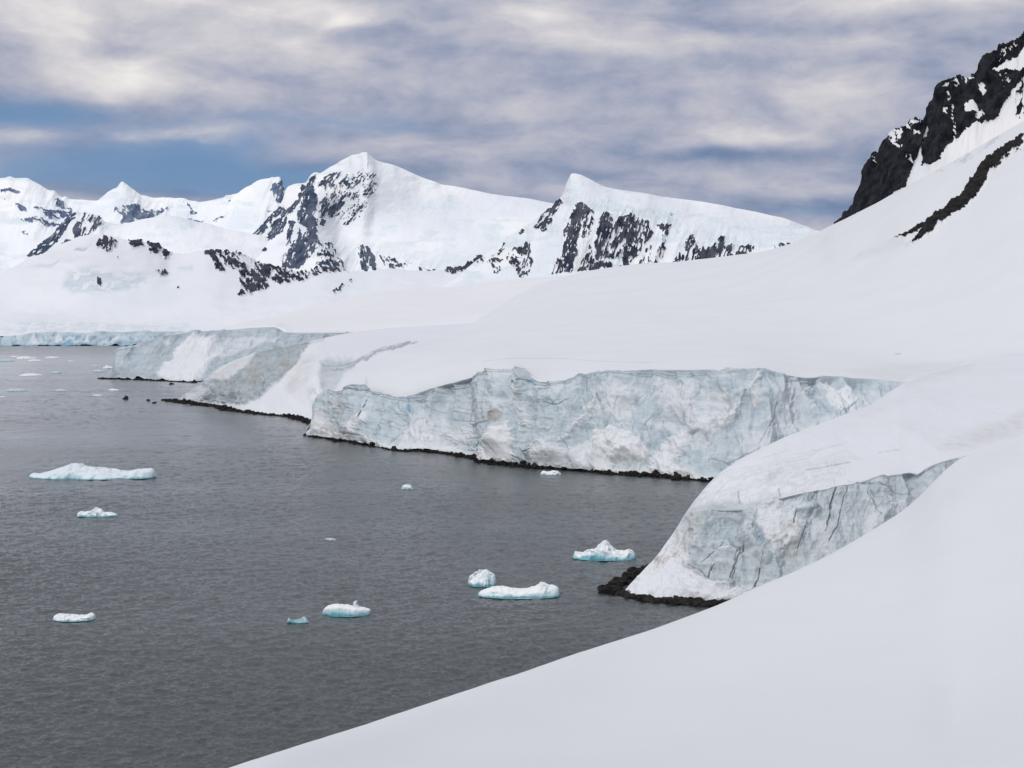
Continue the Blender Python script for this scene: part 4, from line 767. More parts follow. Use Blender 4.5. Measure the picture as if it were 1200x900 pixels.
mountain('ridge_mountain', 'wedge-shaped white mountain with a broad streaked rock face, right of centre', mat_m4, 520, 1040, 0.55, m4c,
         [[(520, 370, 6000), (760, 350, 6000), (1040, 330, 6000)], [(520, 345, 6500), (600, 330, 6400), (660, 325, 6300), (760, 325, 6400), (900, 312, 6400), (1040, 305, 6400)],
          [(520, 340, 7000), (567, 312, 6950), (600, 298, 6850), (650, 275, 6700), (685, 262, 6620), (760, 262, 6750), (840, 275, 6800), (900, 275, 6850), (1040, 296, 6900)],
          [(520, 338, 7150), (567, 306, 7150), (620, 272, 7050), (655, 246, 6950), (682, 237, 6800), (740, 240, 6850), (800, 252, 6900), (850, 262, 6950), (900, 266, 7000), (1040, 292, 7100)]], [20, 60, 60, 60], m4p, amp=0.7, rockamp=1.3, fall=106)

# ------------------------------------------------------------------ SEA
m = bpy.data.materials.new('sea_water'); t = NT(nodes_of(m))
oc = t.new('ShaderNodeTexCoord').outputs['Object']
w0 = t.noise(t.mapping(oc, (1.3, 1.0, 1)), 1.0, 3, 0.6, 0.2)
w1 = t.noise(t.mapping(oc, (0.42, 0.26, 1), rot=(0, 0, 0.2)), 1.0, 5, 0.62, 0.3)
w2 = t.noise(t.mapping(oc, (0.11, 0.06, 1), rot=(0, 0, -0.3)), 1.0, 5, 0.62, 0.3)
w3 = t.noise(t.mapping(oc, (0.03, 0.014, 1)), 1.0, 4, 0.6)
calm = t.mrange(t.noise(t.mapping(oc, (0.0020, 0.0075, 1), rot=(0, 0, 0.12)), 1.0, 4, 0.6, 0.8), 0.38, 0.62, 0.45, 1.15)
sep = t.new('ShaderNodeSeparateXYZ'); t.put(sep.inputs[0], oc)
fy = sep.outputs[1]
hgt = t.math('MULTIPLY', w0, 0.5)
hgt = t.math('MULTIPLY_ADD', w1, 1.2, hgt)
hgt = t.math('MULTIPLY_ADD', w2, t.mrange(fy, 900, 2600, 0.0, 10.0), hgt)
hgt = t.math('MULTIPLY_ADD', w3, t.mrange(fy, 1500, 4000, 0.0, 30.0), hgt)
bp = t.new('ShaderNodeBump'); bp.inputs['Distance'].default_value = 1.0
t.put(bp.inputs['Height'], hgt)
t.put(bp.inputs['Strength'], t.math('MULTIPLY', calm, t.mrange(t.math('ABSOLUTE', t.math('SUBTRACT', fy, 3200)), 600, 2900, 0.15, 0.6)))
bs = t.new('ShaderNodeBsdfPrincipled')
bs.inputs['IOR'].default_value = 1.333; bs.inputs['Roughness'].default_value = 0.16
t.put(bs.inputs['Base Color'], t.mix(t.mrange(fy, 4300, 5000, 0, 1), t.mix(t.mrange(fy, 180, 1500, 0, 1), (0.041, 0.049, 0.050), (0.094, 0.105, 0.116)), (0.015, 0.022, 0.032)))  # distance tones stand in for reflection: paler offshore, dark band farthest out
t.put(bs.inputs['Normal'], bp.outputs[0])
o = t.new('ShaderNodeOutputMaterial'); t.l.new(bs.outputs[0], o.inputs[0])
cols = np.concatenate([-80 - np.cumsum(1.0 * 1.12 ** np.arange(1, 58))[::-1], np.arange(-80, 900, 1.0), 900 + np.cumsum(1.0 * 1.12 ** np.arange(1, 58))])
pyr = np.concatenate([np.arange(1060, 460, -0.62), np.arange(460, 404, -0.5), np.array([402, 400, 398, 396.5, 395])])
YY = 112000.0 / (pyr - 392)
YG = np.repeat(YY[:, None], len(cols), 1); XG = (cols[None, :] - 600) / F * YG
amod = 0.75 + 0.9 * fbm(XG / 160, YG / 420, 3.0, 4)
ZG = 0.20 * fbm(XG / 1.5 + YG / 11, YG / 1.15 + XG / 9, 1.0, 3) * np.clip((900 - YG) / 500, 0, 1)
ZG = ZG + 0.36 * fbm(XG / 3.6 - YG / 20, YG / 3.4, 5.0, 3) * np.clip((2200 - YG) / 1000, 0, 1) * np.clip(0.45 + YG / 1200, 0, 1)
ZG = ZG + 0.75 * fbm(XG / 9.0, YG / 11, 9.0, 3) * np.clip((YG - 350) / 900, 0, 1) * np.clip((4500 - YG) / 2000, 0, 1)
ZG = ZG + 1.0 * fbm(XG / 26.0, YG / 34, 13.0, 3) * np.clip((YG - 1200) / 1500, 0, 1) * np.clip((9000 - YG) / 4000, 0, 1)
ZG = ZG * np.clip(amod, 0.35, 1.6)
P_ = np.stack([XG, YG, ZG], -1).reshape(-1, 3)
f1 = grid_faces(len(pyr), len(cols))
yb = YY[0]; nb_ = len(P_)
extra = np.array([(-20000, -6000, -0.5), (20000, -6000, -0.5), (20000, yb + 1, -0.5), (-20000, yb + 1, -0.5)])
f2 = np.array([(nb_, nb_ + 1, nb_ + 2, nb_ + 3)])
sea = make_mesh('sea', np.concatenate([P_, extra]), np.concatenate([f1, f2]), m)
tag(sea, 'dark grey rippled sea filling the bay', 'sea', kind='structure')

# ------------------------------------------------------------------ SHORE RUBBLE
def rock_mat(name, s, base=(0.006, 0.006, 0.007), hi=(0.036, 0.033, 0.030)):
    m = bpy.data.materials.new(name); t = NT(nodes_of(m))
    g = t.new('ShaderNodeTexCoord').outputs['Object']
    n = t.noise(g, s, 5, 0.65); n2 = t.noise(g, s * 0.23, 3, 0.5)
    c = t.mix(t.mrange(t.math('ADD', t.math('MULTIPLY', n, 0.6), t.math('MULTIPLY', n2, 0.4)), 0.42, 0.62, 0, 1), base, hi)
    bp = t.new('ShaderNodeBump'); bp.inputs['Strength'].default_value = 0.6; bp.inputs['Distance'].default_value = 0.4 / s; t.put(bp.inputs['Height'], n)
    b = t.new('ShaderNodeBsdfPrincipled'); t.put(b.inputs['Base Color'], c); b.inputs['Roughness'].default_value = 0.9; b.inputs['Specular IOR Level'].default_value = 0.12; t.put(b.inputs['Normal'], bp.outputs[0])
    o = t.new('ShaderNodeOutputMaterial'); t.l.new(b.outputs[0], o.inputs[0])
    return m
mat_rock = rock_mat('wet_shore_rock', 1.2)

def ico(sub=1):
    p = (1 + 5 ** 0.5) / 2
    v = [(-1, p, 0), (1, p, 0), (-1, -p, 0), (1, -p, 0), (0, -1, p), (0, 1, p), (0, -1, -p), (0, 1, -p), (p, 0, -1), (p, 0, 1), (-p, 0, -1), (-p, 0, 1)]
    f = [(0, 11, 5), (0, 5, 1), (0, 1, 7), (0, 7, 10), (0, 10, 11), (1, 5, 9), (5, 11, 4), (11, 10, 2), (10, 7, 6), (7, 1, 8), (3, 9, 4), (3, 4, 2), (3, 2, 6), (3, 6, 8), (3, 8, 9), (4, 9, 5), (2, 4, 11), (6, 2, 10), (8, 6, 7), (9, 8, 1)]
    v = [tuple(np.array(q) / np.linalg.norm(q)) for q in v]
    for _ in range(sub):
        cache = {}; nf = []
        def mid(a, b):
            k = (min(a, b), max(a, b))
            if k not in cache:
                q = (np.array(v[a]) + np.array(v[b])) / 2; v.append(tuple(q / np.linalg.norm(q))); cache[k] = len(v) - 1
            return cache[k]
        for a, b, c in f:
            ab, bc, ca = mid(a, b), mid(b, c), mid(c, a)
            nf += [(a, ab, ca), (b, bc, ab), (c, ca, bc), (ab, bc, ca)]
        f = nf
    return np.array(v), np.array(f)
IV, IF = ico(1)
def boulder_verts(rs, cx, cy, cz, s, flat=0.6):
    v = IV * (1 + 0.6 * fbm(IV[:, 0] * 1.3 + rs.uniform(0, 50), IV[:, 1] * 1.3 + rs.uniform(0, 50), IV[:, 2] * 1.3, 2)[:, None])
    v = v * np.array([rs.uniform(.7, 1.4), rs.uniform(.7, 1.2), rs.uniform(.45, 1.0) * flat / 0.6]) * s
    a = rs.uniform(0, 6.28); c, q = math.cos(a), math.sin(a)
    v = np.stack([v[:, 0] * c - v[:, 1] * q, v[:, 0] * q + v[:, 1] * c, v[:, 2]], 1)
    return v + np.array([cx, cy, cz])
def rubble(name, label, line, n, smin, smax, out, inn, seed, hmax):
    """line: (px, Y) along the waterline; out / inn: metres of spread towards / away from the eye"""
    rs = np.random.RandomState(seed)
    q = np.array([((p - 600) / F * y, y) for p, y, *_ in line]); wd = np.array([(r[2] if len(r) > 2 else 1.0) for r in line])
    L = np.concatenate([[0], np.cumsum(np.linalg.norm(np.diff(q, axis=0), axis=1))])
    V, Fc = [], []; k = 0
    # lumpy bed under the boulders
    ns = int(L[-1] / (smax * 0.6)) + 2; nb = 9
    ls = np.linspace(0, L[-1], ns); gx = np.interp(ls, L, q[:, 0]); gy = np.interp(ls, L, q[:, 1]); ww = np.interp(ls, L, wd)
    bj = np.linspace(-1, 1, nb)
    jag = 0.75 + 1.0 * fbm(gx / (smax * 4), gy / (smax * 4), 2, 4)
    bed = []
    for j, b in enumerate(bj):
        off = (b * out * 0.85 if b < 0 else b * inn) * ww * jag
        z = hmax * (0.15 - 0.75 * abs(b) ** 2 + (0.35 if b > 0 else 0)) * ww + hmax * 0.8 * fbm(gx / (smax * 1.5), (gy + off) / (smax * 1.5), 1, 3)
        bed.append(np.stack([gx, gy + off, z], 1))
    bed = np.array(bed).reshape(-1, 3); gf = grid_faces(nb, ns)
    tri = np.concatenate([gf[:, [0, 1, 2]], gf[:, [0, 2, 3]]]); V.append(bed); Fc.append(tri); k = len(bed)
    for i in range(n):
        d = rs.uniform(0, L[-1]); w_ = np.interp(d, L, wd)
        x = np.interp(d, L, q[:, 0]); y = np.interp(d, L, q[:, 1]); b = rs.uniform(-1, 1)
        s = smin + (smax - smin) * rs.rand() ** 3.0; w_ = w_ * (0.8 + 0.9 * float(fbm(np.array(x / (smax * 4)), np.array(y / (smax * 4)), 2, 4)))
        off = (b * out if b < 0 else b * inn) * w_
        z = hmax * (0.5 - 0.8 * abs(b) ** 2 + (0.4 if b > 0 else 0)) * w_
        V.append(boulder_verts(rs, x + rs.normal() * s, y + off, max(z, 0) + s * 0.15, s * (0.55 + 0.45 * min(w_, 1)))); Fc.append(IF + k); k += len(IV)
    o = make_mesh(name, np.concatenate(V), np.concatenate(Fc), mat_rock, smooth=False)
    return tag(o, label, 'rocks', kind='stuff')
wl = lambda py: 112000 / (py - 392)
rubble('shore_rocks', 'dark rocks fringing the foot of the near headland', [(708, wl(693), .7), (716, wl(693.5), 1.2), (726, wl(695.5), 1.4), (736, wl(699), 1.1), (745, wl(702), 1.0), (760, wl(704.5), .9), (785, wl(706.5), .9), (815, wl(708), 1.1), (850, wl(710), 1.0), (900, wl(712), 1.0)], 1500, 0.18, 1.1, 3.0, 4.0, 1, 0.8)
rubble('shore_rocks', 'dark rocks behind the snow foot at the tip of the near headland', [(712, wl(692), .5), (722, wl(688), 1.2), (733, wl(683), 1.4), (742, wl(678), 1.0), (752, wl(671), .8), (765, wl(664), .5)], 420, 0.25, 1.3, 3.5, 5.0, 9, 1.0)
rubble('shore_rocks', 'thin dark line of rocks along the foot of the long middle cliff', [(358, wl(510), .8), (385, wl(515), .9), (419, wl(519.5), 1), (440, wl(523), 1.3), (467, wl(528.5), 1), (514, wl(531), .9), (555, wl(537), 1.1), (568, wl(542), 1.6), (590, wl(545), 1.2), (625, wl(548), 1.3), (680, wl(552), 1.0), (720, wl(556), .9), (763, wl(558), 1.0), (800, wl(561), 1.2), (845, wl(565), 1)], 1700, 0.4, 1.7, 5.5, 7, 2, 1.5)
rubble('shore_rocks', 'dark rock spit and stones below the middle headland', [(192, wl(469), .8), (200, wl(470.5), 1.4), (212, wl(471.5), 1.8), (227, wl(474), 1.5), (243, wl(475.5), .9), (257, wl(477.5), .9), (262, wl(480), 1.5), (275, wl(482), 1.0), (300, wl(485), .7), (322, wl(487), .6), (340, wl(488.5), .9), (350, wl(491), 1.2), (362, wl(495), 1.0), (372, wl(500), .8)], 1400, 0.4, 2.0, 9, 9, 3, 1.6)
rubble('shore_rocks', 'dark flat rocks at the foot of the farthest headland', [(115, wl(443.8), .4), (125, wl(444), .9), (144, wl(445), 1.1), (160, wl(445.3), 1.0), (180, wl(446.2), .9), (205, wl(447.5), .7), (230, wl(448.5), .6)], 600, 0.6, 2.2, 14, 12, 4, 1.6)
for px, py, s, lab in [(147, 468, 3.6, 'dark rock alone in the water left of the stone spit'), (174, 469.5, 2.2, 'small dark rock awash beside the spit, farther out'), (181, 472.5, 2.6, 'low dark rock awash just off the spit'), (201, 450.3, 3.4, 'flat dark rock in the water below the farthest ice wall')]:
    Y = wl(py); rs = np.random.RandomState(int(px)); p = W(px, py, Y)
    o = make_mesh('rock', boulder_verts(rs, 0, 0, 0, s, 0.5), IF, mat_rock, smooth=False); o.location = (p[0], p[1], 0.2)
    tag(o, lab, 'rock', 'rocks in the water off the headlands')

# ------------------------------------------------------------------ ICEBERGS AND FLOES
def berg_mat(name, hw, top=(0.78, 0.80, 0.82), teal=(0.13, 0.36, 0.43), side=(0.50, 0.63, 0.70)):
    m = bpy.data.materials.new(name); t = NT(nodes_of(m))
    g = t.new('ShaderNodeTexCoord').outputs['Object']
    z = t.new('ShaderNodeSeparateXYZ'); t.put(z.inputs[0], g)
    nz = t.new('ShaderNodeSeparateXYZ'); t.put(nz.inputs[0], t.new('ShaderNodeNewGeometry').outputs['Normal'])
    n = t.noise(g, 0.5, 5, 0.6); f = t.noise(g, 2.2, 4, 0.6)
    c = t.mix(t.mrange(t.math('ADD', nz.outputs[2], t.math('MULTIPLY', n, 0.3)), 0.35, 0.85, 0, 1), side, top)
    zz = t.math('ADD', z.outputs[2], t.math('MULTIPLY', t.math('SUBTRACT', n, 0.5), hw * 2.6))
    c = t.mix(t.mrange(zz, hw * 0.25, hw, 1, 0), c, teal)
    bp = t.new('ShaderNodeBump'); bp.inputs['Strength'].default_value = 0.5; bp.inputs['Distance'].default_value = 0.25; t.put(bp.inputs['Height'], t.math('ADD', n, t.math('MULTIPLY', f, 0.4)))
    b = t.new('ShaderNodeBsdfPrincipled'); t.put(b.inputs['Base Color'], c); b.inputs['Roughness'].default_value = 0.5; t.put(b.inputs['Normal'], bp.outputs[0])
    o = t.new('ShaderNodeOutputMaterial'); t.l.new(b.outputs[0], o.inputs[0])
    return m
mat_ledge = bpy.data.materials.new('submerged_ice'); _t = NT(nodes_of(mat_ledge))
_b = _t.new('ShaderNodeBsdfPrincipled')
_n = _t.noise(_t.new('ShaderNodeTexCoord').outputs['Object'], 0.6, 3)
_t.put(_b.inputs['Base Color'], _t.mix(_t.mrange(_n, 0.4, 0.6, 0, 1), (0.035, 0.17, 0.21), (0.09, 0.30, 0.35))); _b.inputs['Roughness'].default_value = 0.15
_o = _t.new('ShaderNodeOutputMaterial'); _t.l.new(_b.outputs[0], _o.inputs[0])

def berg(name, label, cat, pyw, prof, depth, seed, teal=0.25, sharp=0.55, ledge=0.0, rough=1.0, group=None, top=None, lean=0.0, box=2.6):
    """prof: (px, rows above the waterline); depth: half depth as a share of the width"""
    Y = wl(pyw); m = Y / F
    a = np.array(prof, float); x0, x1 = a[0, 0], a[-1, 0]; xc = (x0 + x1) / 2
    n = 110; nb = 44
    u = np.linspace(0, 1, n); px = x0 + (x1 - x0) * u
    hgt = pchip(a[:, 0], a[:, 1], px) * m
    wid = (x1 - x0) * m
    hmaxx = hgt.max()
    dep = depth * wid * np.sqrt(np.clip(1 - (2 * u - 1) ** 2, 0, 1)) ** 0.8 * (1 + 0.35 * fbm(u * 5 + seed, 0 * u, 1.0, 3))
    b = np.linspace(-1, 1, nb)
    X = (px - xc) * m; G = []
    for bb in b:
        y = bb * dep
        # profile across: steep sides, rounded top
        s = np.clip(1 - abs(bb) ** box, 0, 1) ** sharp
        crest = 1 - 0.35 * np.clip(-bb, 0, 1) * (1 - s)
        z = (hgt + 0.25 * m) * s * crest - (1 - s) * 0.6
        G.append(np.stack([X, y, z], 1))
    G = np.array(G)
    k = max(hmaxx, 1.0)
    nx = fbm(G[..., 0] / (0.6 * k) + seed, G[..., 1] / (0.6 * k), G[..., 2] / (0.6 * k), 5, ridged=True, gain=0.6) - 0.3
    ny = fbm(G[..., 0] / (0.6 * k) + seed + 31, G[..., 1] / (0.6 * k), G[..., 2] / (0.6 * k), 4)
    amp = rough * 0.36 * k * sst(0, 0.15, np.minimum(u, 1 - u))[None, :]
    above = np.clip(G[..., 2] / k + 0.15, 0, 1)
    G[..., 2] += nx * amp * above * 0.9
    G[..., 1] += ny * amp * 1.2
    G[..., 0] += fbm(G[..., 0] / (0.5 * k), G[..., 1] / k, seed + 3.0, 3) * amp * 0.6
    mat = berg_mat(name + '_ice', teal * hmaxx, **({'top': top} if top else {}))
    o = make_mesh(name, G.reshape(-1, 3), grid_faces(nb, n), mat)
    o.location = ((xc - 600) / F * (Y + dep.max() * 0.9), Y + dep.max() * 0.9, 0)
    tag(o, label, cat, group)
    if ledge > 0:
        th = np.linspace(0, 2 * math.pi, 64, endpoint=False)
        rr_ = 1 + 0.12 * fbm(np.cos(th) * 1.5 + seed, np.sin(th) * 1.5, 2, 3)
        R = np.concatenate([[[0, -ledge, 0.14]], np.stack([np.cos(th) * wid * 0.49 * rr_, np.sin(th) * (dep.max() + ledge) * rr_ - ledge * 0.4, np.full(64, 0.10)], 1)])
        fc = np.array([(0, 1 + i, 1 + (i + 1) % 64) for i in range(64)])
        w_ = make_mesh('waterline_ledge', R, fc, mat_ledge, parent=o)
    return o
FG = 'small floes scattered on the sea'
berg('iceberg', 'long low iceberg with a humped middle, largest on the left', 'iceberg', 562, [(33, 0), (35, 3.5), (39, 5), (44, 4), (52, 5.5), (60, 7), (68, 9.5), (75, 11.5), (80, 13.5), (84, 15), (90, 15.5), (95, 14.5), (99, 12.5), (105, 11.5), (115, 10.5), (125, 9.5), (135, 8.5), (148, 6.5), (155, 7), (160, 9), (168, 9.5), (178, 10.5), (182, 8), (183.5, 3), (184, 0)], 0.16, 1, teal=0.10, ledge=1.2, top=(0.66, 0.73, 0.78), rough=0.8)
berg('iceberg', 'small white floe with a knob in its middle, below the long iceberg', 'ice floe', 606, [(90, 0), (92, 4), (97, 5), (102, 4.5), (108, 6.5), (113, 9), (118, 7), (121, 4), (128, 3.5), (134, 2.5), (139, 0)], 0.22, 2, teal=0.3, ledge=0.6)
berg('iceberg', 'flat white floe with a rounded right end, at the lower left', 'ice floe', 728, [(62, 0), (64, 4), (70, 5.5), (78, 5), (86, 4.5), (94, 4), (102, 4.5), (106, 6.5), (110, 6), (112, 0)], 0.26, 3, teal=0.2, ledge=0.7, sharp=0.4)
berg('iceberg', 'small grey half-melted floe left of the slab with an upright fin', 'ice floe', 730.5, [(336, 0), (338, 5), (341, 3), (346, 2.5), (351, 3.5), (354, 5.5), (358, 6), (361, 2), (363, 0)], 0.22, 4, teal=0.6, top=(0.30, 0.40, 0.43), ledge=0.3)
slab = berg('iceberg', 'flat slab with turquoise edge and an upright fin on top', 'iceberg', 722, [(377, 0), (379, 5), (385, 9.5), (391, 10.5), (400, 10), (410, 9), (418, 8), (426, 7), (431, 6), (434, 5), (434.5, 0)], 0.20, 5, teal=0.5, sharp=0.5, box=9, ledge=1.0, rough=0.35)
berg('iceberg', 'compact rounded iceberg with a cracked blocky face, upper one of the pair', 'iceberg', 687, [(548, 0), (549, 6), (552, 9), (556, 12), (562, 15), (568, 15.5), (574, 13.5), (579, 10), (581, 6), (582, 0)], 0.42, 6, teal=0.22, ledge=1.4, rough=1.0)
berg('iceberg', 'smooth elongated white iceberg rising to a knob at right, lower one of the pair', 'iceberg', 700.5, [(559, 0), (562, 4), (570, 7.5), (580, 9.5), (590, 9.5), (600, 8.5), (608, 6.5), (616, 7.5), (624, 9), (630, 11.5), (634, 14.5), (638, 14), (643, 12.5), (650, 11.5), (655, 8.5), (656.5, 0)], 0.17, 7, teal=0.14, ledge=1.4, sharp=0.4, rough=0.6)
berg('iceberg', 'pale blue iceberg with a sharp leaning peak, close to the near headland', 'iceberg', 656, [(670, 0), (672, 4), (675, 8), (678, 7), (682, 5.5), (688, 8), (694, 9.5), (700, 12), (705, 15.5), (711, 18), (714, 17), (716, 13), (720, 10), (725, 8), (731, 7.5), (737, 9.5), (742, 8.5), (744.5, 5), (746, 0)], 0.2, 8, teal=0.3, ledge=1.6, sharp=0.7, rough=1.0)
berg('iceberg', 'tiny white floe alone in front of the long cliff', 'ice floe', 573.5, [(470, 0), (472, 3), (477, 4.5), (481, 4), (484, 0)], 0.4, 9, teal=0.1)
berg('iceberg', 'low broken white floe close under the long cliff', 'ice floe', 556.5, [(633, 0), (636, 3.5), (642, 2.5), (648, 3.8), (654, 3), (658, 0)], 0.3, 10, teal=0.1)
berg('iceberg', 'faint sliver of ice awash in mid bay', 'ice floe', 633, [(380, 0), (384, 1.4), (390, 1.2), (394, 0)], 0.3, 11, teal=0.1, top=(0.5, 0.52, 0.54))
for px0_, px1_, py_, h_, lab in [(0, 16, 423.5, 3.4, 'blue-grey floe at the left edge of the frame in the far bay'), (20, 42, 420.5, 3.6, 'brightest white floe of the far left cluster'), (54, 70, 419.5, 1.8, 'thin white streak of ice right of the far left cluster'), (13, 22, 418.5, 1.5, 'small white floe on the far side of the far left cluster'), (33, 48, 423, 2, 'pale floe on the near side of the far left cluster'), (80, 86, 423.5, 1, 'tiny pale floe alone right of the far left cluster'),
                                 (24, 49, 440.5, 3.2, 'flat pale floe below the far left cluster'), (60, 72, 437.5, 2.6, 'small turquoise floe right of the flat pale one'), (108, 124, 436, 3.2, 'low turquoise floe just left of the farthest ice wall'), (121, 132.5, 432, 5, 'white floe wedged against the end of the farthest ice wall'), (107, 116, 429, 1.6, 'thin turquoise floe above the low turquoise one'),
                                 (8, 32, 458.5, 3, 'blue floe with a dark right end near the left edge'), (64, 79, 458.5, 2.8, 'small blue floe in line with the dark-ended one'), (127, 139, 457.5, 2.4, 'pale flat floe below the farthest rocks'), (108, 120, 463.8, 1.2, 'thin white floe nearest the lone rock'), (0, 7, 465.5, 1.2, 'small grey-white floe cut by the left edge')]:
    xm = (px0_ + px1_) / 2; w_ = px1_ - px0_
    blue = 'blue' in lab or 'turquoise' in lab
    berg('iceberg', lab, 'ice floe', py_, [(px0_, 0), (px0_ + w_ * .12, h_ * .3), (px0_ + w_ * .4, h_ * .65), (px0_ + w_ * .6, h_ * .4), (px0_ + w_ * .85, h_ * .3), (px1_, 0)], 0.7, px0_ + 20, teal=0.5 if blue else 0.08, sharp=0.4, top=(0.50, 0.62, 0.67) if blue else None)
# the fin standing on the slab
def tube(pts, rad, nseg=10):
    V = []; Fc = []
    for i, (p, r) in enumerate(zip(pts, rad)):
        for k in range(nseg):
            a = 2 * math.pi * k / nseg
            V.append((p[0] + r * math.cos(a), p[1] + 1.3 * r * math.sin(a), p[2]))
    for i in range(len(pts) - 1):
        for k in range(nseg):
            Fc.append((i * nseg + k, i * nseg + (k + 1) % nseg, (i + 1) * nseg + (k + 1) % nseg, (i + 1) * nseg + k))
    return V, Fc
mm = wl(722) / F
V, Fc = tube([(13 * mm, 0, 6 * mm), (12 * mm, 0, 9 * mm), (10.5 * mm, 0, 12 * mm), (10.8 * mm, 0, 14.5 * mm), (12.2 * mm, 0, 15.6 * mm), (13 * mm, 0, 15.9 * mm)], [4.2 * mm, 3.4 * mm, 2.4 * mm, 2.1 * mm, 1.3 * mm, 0.2 * mm])
make_mesh('fin', V, Fc, slab.data.materials[0], parent=slab)

# ------------------------------------------------------------------ SKY
world = bpy.data.worlds.new('World'); scene.world = world; world.use_nodes = True
t = NT(world.node_tree); t.n.clear()
SUN_EL = math.radians(34); SUN_AZ = math.radians(215)     # clockwise from +Y
sky = t.new('ShaderNodeTexSky', sky_type='NISHITA'); sky.sun_disc = False; sky.sun_elevation = SUN_EL; sky.sun_rotation = SUN_AZ
sky.air_density = 1.0; sky.dust_density = 1.0; sky.ozone_density = 1.5
d = t.new('ShaderNodeTexCoord').outputs['Generated']
sx = t.new('ShaderNodeSeparateXYZ'); t.put(sx.inputs[0], d)
az = t.math('ARCTAN2', sx.outputs[0], sx.outputs[1]); el = t.math('ARCSINE', sx.outputs[2])
def comb(a, b, c=0.0):
    x = t.new('ShaderNodeCombineXYZ'); t.put(x.inputs[0], a); t.put(x.inputs[1], b); t.put(x.inputs[2], c); return x.outputs[0]
ue = comb(az, t.math('MULTIPLY', el, 3.2))
wn = t.new('ShaderNodeTexNoise'); t.put(wn.inputs['Vector'], ue); wn.inputs['Scale'].default_value = 6.0; wn.inputs['Detail'].default_value = 3
ws = t.new('ShaderNodeSeparateXYZ'); t.put(ws.inputs[0], wn.outputs['Color'])
wa = t.math('MULTIPLY', t.math('SUBTRACT', ws.outputs[0], 0.5), 0.055); we = t.math('MULTIPLY', t.math('SUBTRACT', ws.outputs[1], 0.5), 0.030)
azw = t.math('ADD', az, wa); elw = t.math('ADD', el, we)
avec = comb(azw, elw)
n1 = t.noise(comb(azw, t.math('MULTIPLY', elw, 2.8)), 5.0, 4, 0.5, 0.0)
n2 = t.noise(comb(azw, t.math('MULTIPLY', elw, 2.2), 3.0), 12.0, 8, 0.60, 0.0)
n3 = t.noise(comb(azw, t.math('MULTIPLY', elw, 2.6), 7.0), 30.0, 5, 0.6, 0.2)
def blobs(lst):
    tot = None
    for px, py, sxx, syy, amp in lst:
        vm = t.new('ShaderNodeVectorMath', operation='MULTIPLY_ADD'); t.put(vm.inputs[0], avec); vm.inputs[1].default_value = (F / sxx, F / syy, 0); vm.inputs[2].default_value = (-(px - 600) / sxx, -(HZ - py) / syy, 0)
        dt = t.new('ShaderNodeVectorMath', operation='DOT_PRODUCT'); t.put(dt.inputs[0], vm.outputs[0]); t.put(dt.inputs[1], vm.outputs[0])
        g = t.math('POWER', 0.36788, dt.outputs['Value'])
        tot = t.math('MULTIPLY', g, amp) if tot is None else t.math('MULTIPLY_ADD', g, amp, tot)
    return tot
bright = blobs([(155, 104, 62, 22, .30), (60, 35, 150, 36, .20), (230, 70, 130, 30, .08), (350, 12, 40, 9, .2), (395, 35, 30, 8, .2), (95, 60, 45, 12, .14), (600, 25, 50, 9, .14), (455, 45, 40, 9, -.14), (150, 70, 60, 8, -.12), (300, 25, 90, 22, .2), (400, 25, 60, 14, .28), (600, 35, 120, 26, .14), (40, 165, 60, 16, .26), (420, 178, 130, 22, .2), (250, 160, 40, 10, .1), (700, 58, 110, 18, .12), (830, 60, 90, 14, .14), (1010, 62, 60, 12, .2), (1090, 18, 110, 14, .26),
                (880, 160, 70, 14, .26), (980, 222, 90, 9, .16), (850, 205, 90, 12, .14), (300, 55, 90, 14, .12), (590, 120, 140, 18, .12), (200, 12, 60, 10, .15), (900, 110, 120, 16, .1), (180, 170, 30, 8, .1),
                (60, 140, 150, 30, -.18), (200, 198, 200, 26, -.24), (320, 212, 130, 20, -.26), (110, 225, 150, 14, -.15), (260, 140, 90, 16, -.12), (480, 120, 130, 22, -.12), (600, 200, 120, 18, -.16), (860, 182, 90, 8, -.26), (940, 245, 130, 13, -.2), (700, 100, 100, 14, -.14), (1000, 40, 140, 10, -.14), (1060, 110, 80, 16, -.08), (740, 215, 70, 14, -.08), (640, 240, 80, 12, -.1), (1150, 60, 100, 18, -.1), (330, 95, 60, 10, -.1)])
val = t.math('ADD', t.math('ADD', t.math('MULTIPLY', t.math('SUBTRACT', n1, 0.5), 0.9), t.math('MULTIPLY', t.math('ADD', t.math('MULTIPLY', t.math('SUBTRACT', n3, 0.5), 0.30), t.math('SUBTRACT', n2, 0.5)), 0.80)), t.math('ADD', bright, 0.55))
cloud = t.ramp(val, [(0.12, (0.13, 0.205, 0.36)), (0.34, (0.235, 0.295, 0.43)), (0.50, (0.37, 0.40, 0.515)), (0.64, (0.50, 0.505, 0.58)), (0.80, (0.65, 0.635, 0.665)), (1.0, (0.86, 0.83, 0.81))])
gap = t.math('ADD', blobs([(320, 215, 120, 17, 1.0), (150, 205, 140, 22, .85), (50, 142, 90, 18, .8), (230, 168, 260, 42, .42), (400, 140, 120, 10, .3), (265, 172, 60, 14, .5), (30, 215, 70, 10, .5), (640, 212, 70, 9, .3), (930, 252, 90, 7, .35), (500, 150, 70, 10, .25), (250, 195, 60, 14, .4)]), t.math('MULTIPLY', t.math('SUBTRACT', n2, 0.55), 0.9))
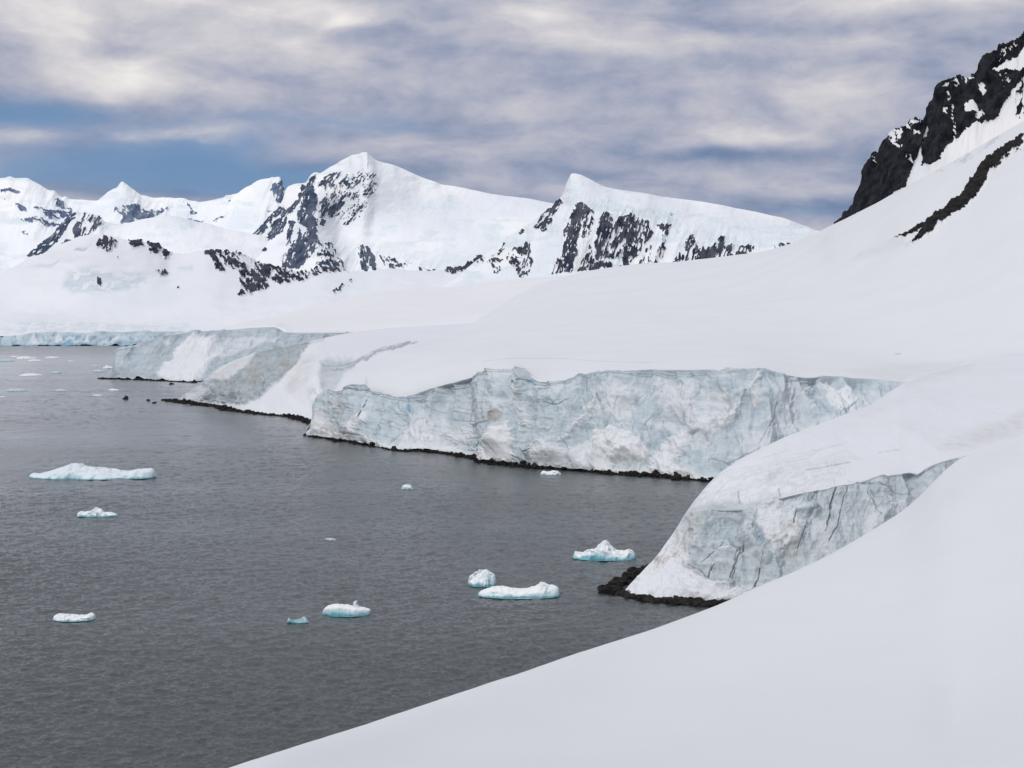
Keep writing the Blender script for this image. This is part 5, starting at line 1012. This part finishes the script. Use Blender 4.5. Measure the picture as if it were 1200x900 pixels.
gap = t.math('MULTIPLY', t.mrange(gap, 0.12, 0.8, 0, 0.78), t.mrange(val, 0.80, 0.50, 0, 1))
gap = t.math('MULTIPLY', gap, t.mrange(el, 0.28, 0.35, 1, 0))
# brighter overhead, as any overcast is
up = t.mrange(el, 0.22, 1.0, 1.0, 1.85)
cloudb = t.mix(t.mrange(el, 0.22, 0.5, 0, 0.75), cloud, (0.49, 0.49, 0.50))
cloudb = t.mix(1.0, cloudb, comb(up, up, up), 'MULTIPLY')
skys = t.mix(1.0, sky.outputs[0], (0.17, 0.17, 0.17), 'MULTIPLY')
bluec = t.mix(0.85, skys, (0.105, 0.215, 0.42))
fin = t.mix(gap, cloudb, bluec)
bgn = t.new('ShaderNodeBackground'); t.put(bgn.inputs[0], fin); bgn.inputs[1].default_value = 1.0
ow = t.new('ShaderNodeOutputWorld'); t.l.new(bgn.outputs[0], ow.inputs[0])

sl = bpy.data.lights.new('sun', 'SUN'); sl.energy = 1.5; sl.angle = math.radians(12); sl.color = (1.0, 0.96, 0.90)
so = bpy.data.objects.new('sun', sl); COL.objects.link(so)
from mathutils import Vector
dirv = Vector((math.sin(SUN_AZ) * math.cos(SUN_EL), math.cos(SUN_AZ) * math.cos(SUN_EL), math.sin(SUN_EL)))
so.rotation_euler = dirv.to_track_quat('Z', 'Y').to_euler(); so.location = dirv * 500 + Vector((0, 0, 100))

# ------------------------------------------------------------------ CAMERA
cam = bpy.data.cameras.new('camera'); cam.sensor_width = 36; cam.lens = 36 * F / 1200
cam.shift_y = -(450 - HZ) / 1200.0
cam.clip_start = 0.5; cam.clip_end = 80000
co = bpy.data.objects.new('camera', cam); COL.objects.link(co); co.location = (0, 0, H); co.rotation_euler = (math.pi / 2, 0, 0)
scene.camera = co
scene.render.engine = 'CYCLES'
scene.cycles.max_bounces = 6; scene.cycles.diffuse_bounces = 3; scene.cycles.glossy_bounces = 3
scene.view_settings.view_transform = 'Standard'; scene.view_settings.look = 'None'; scene.view_settings.exposure = 0
scene.render.resolution_x = 1024; scene.render.resolution_y = 768
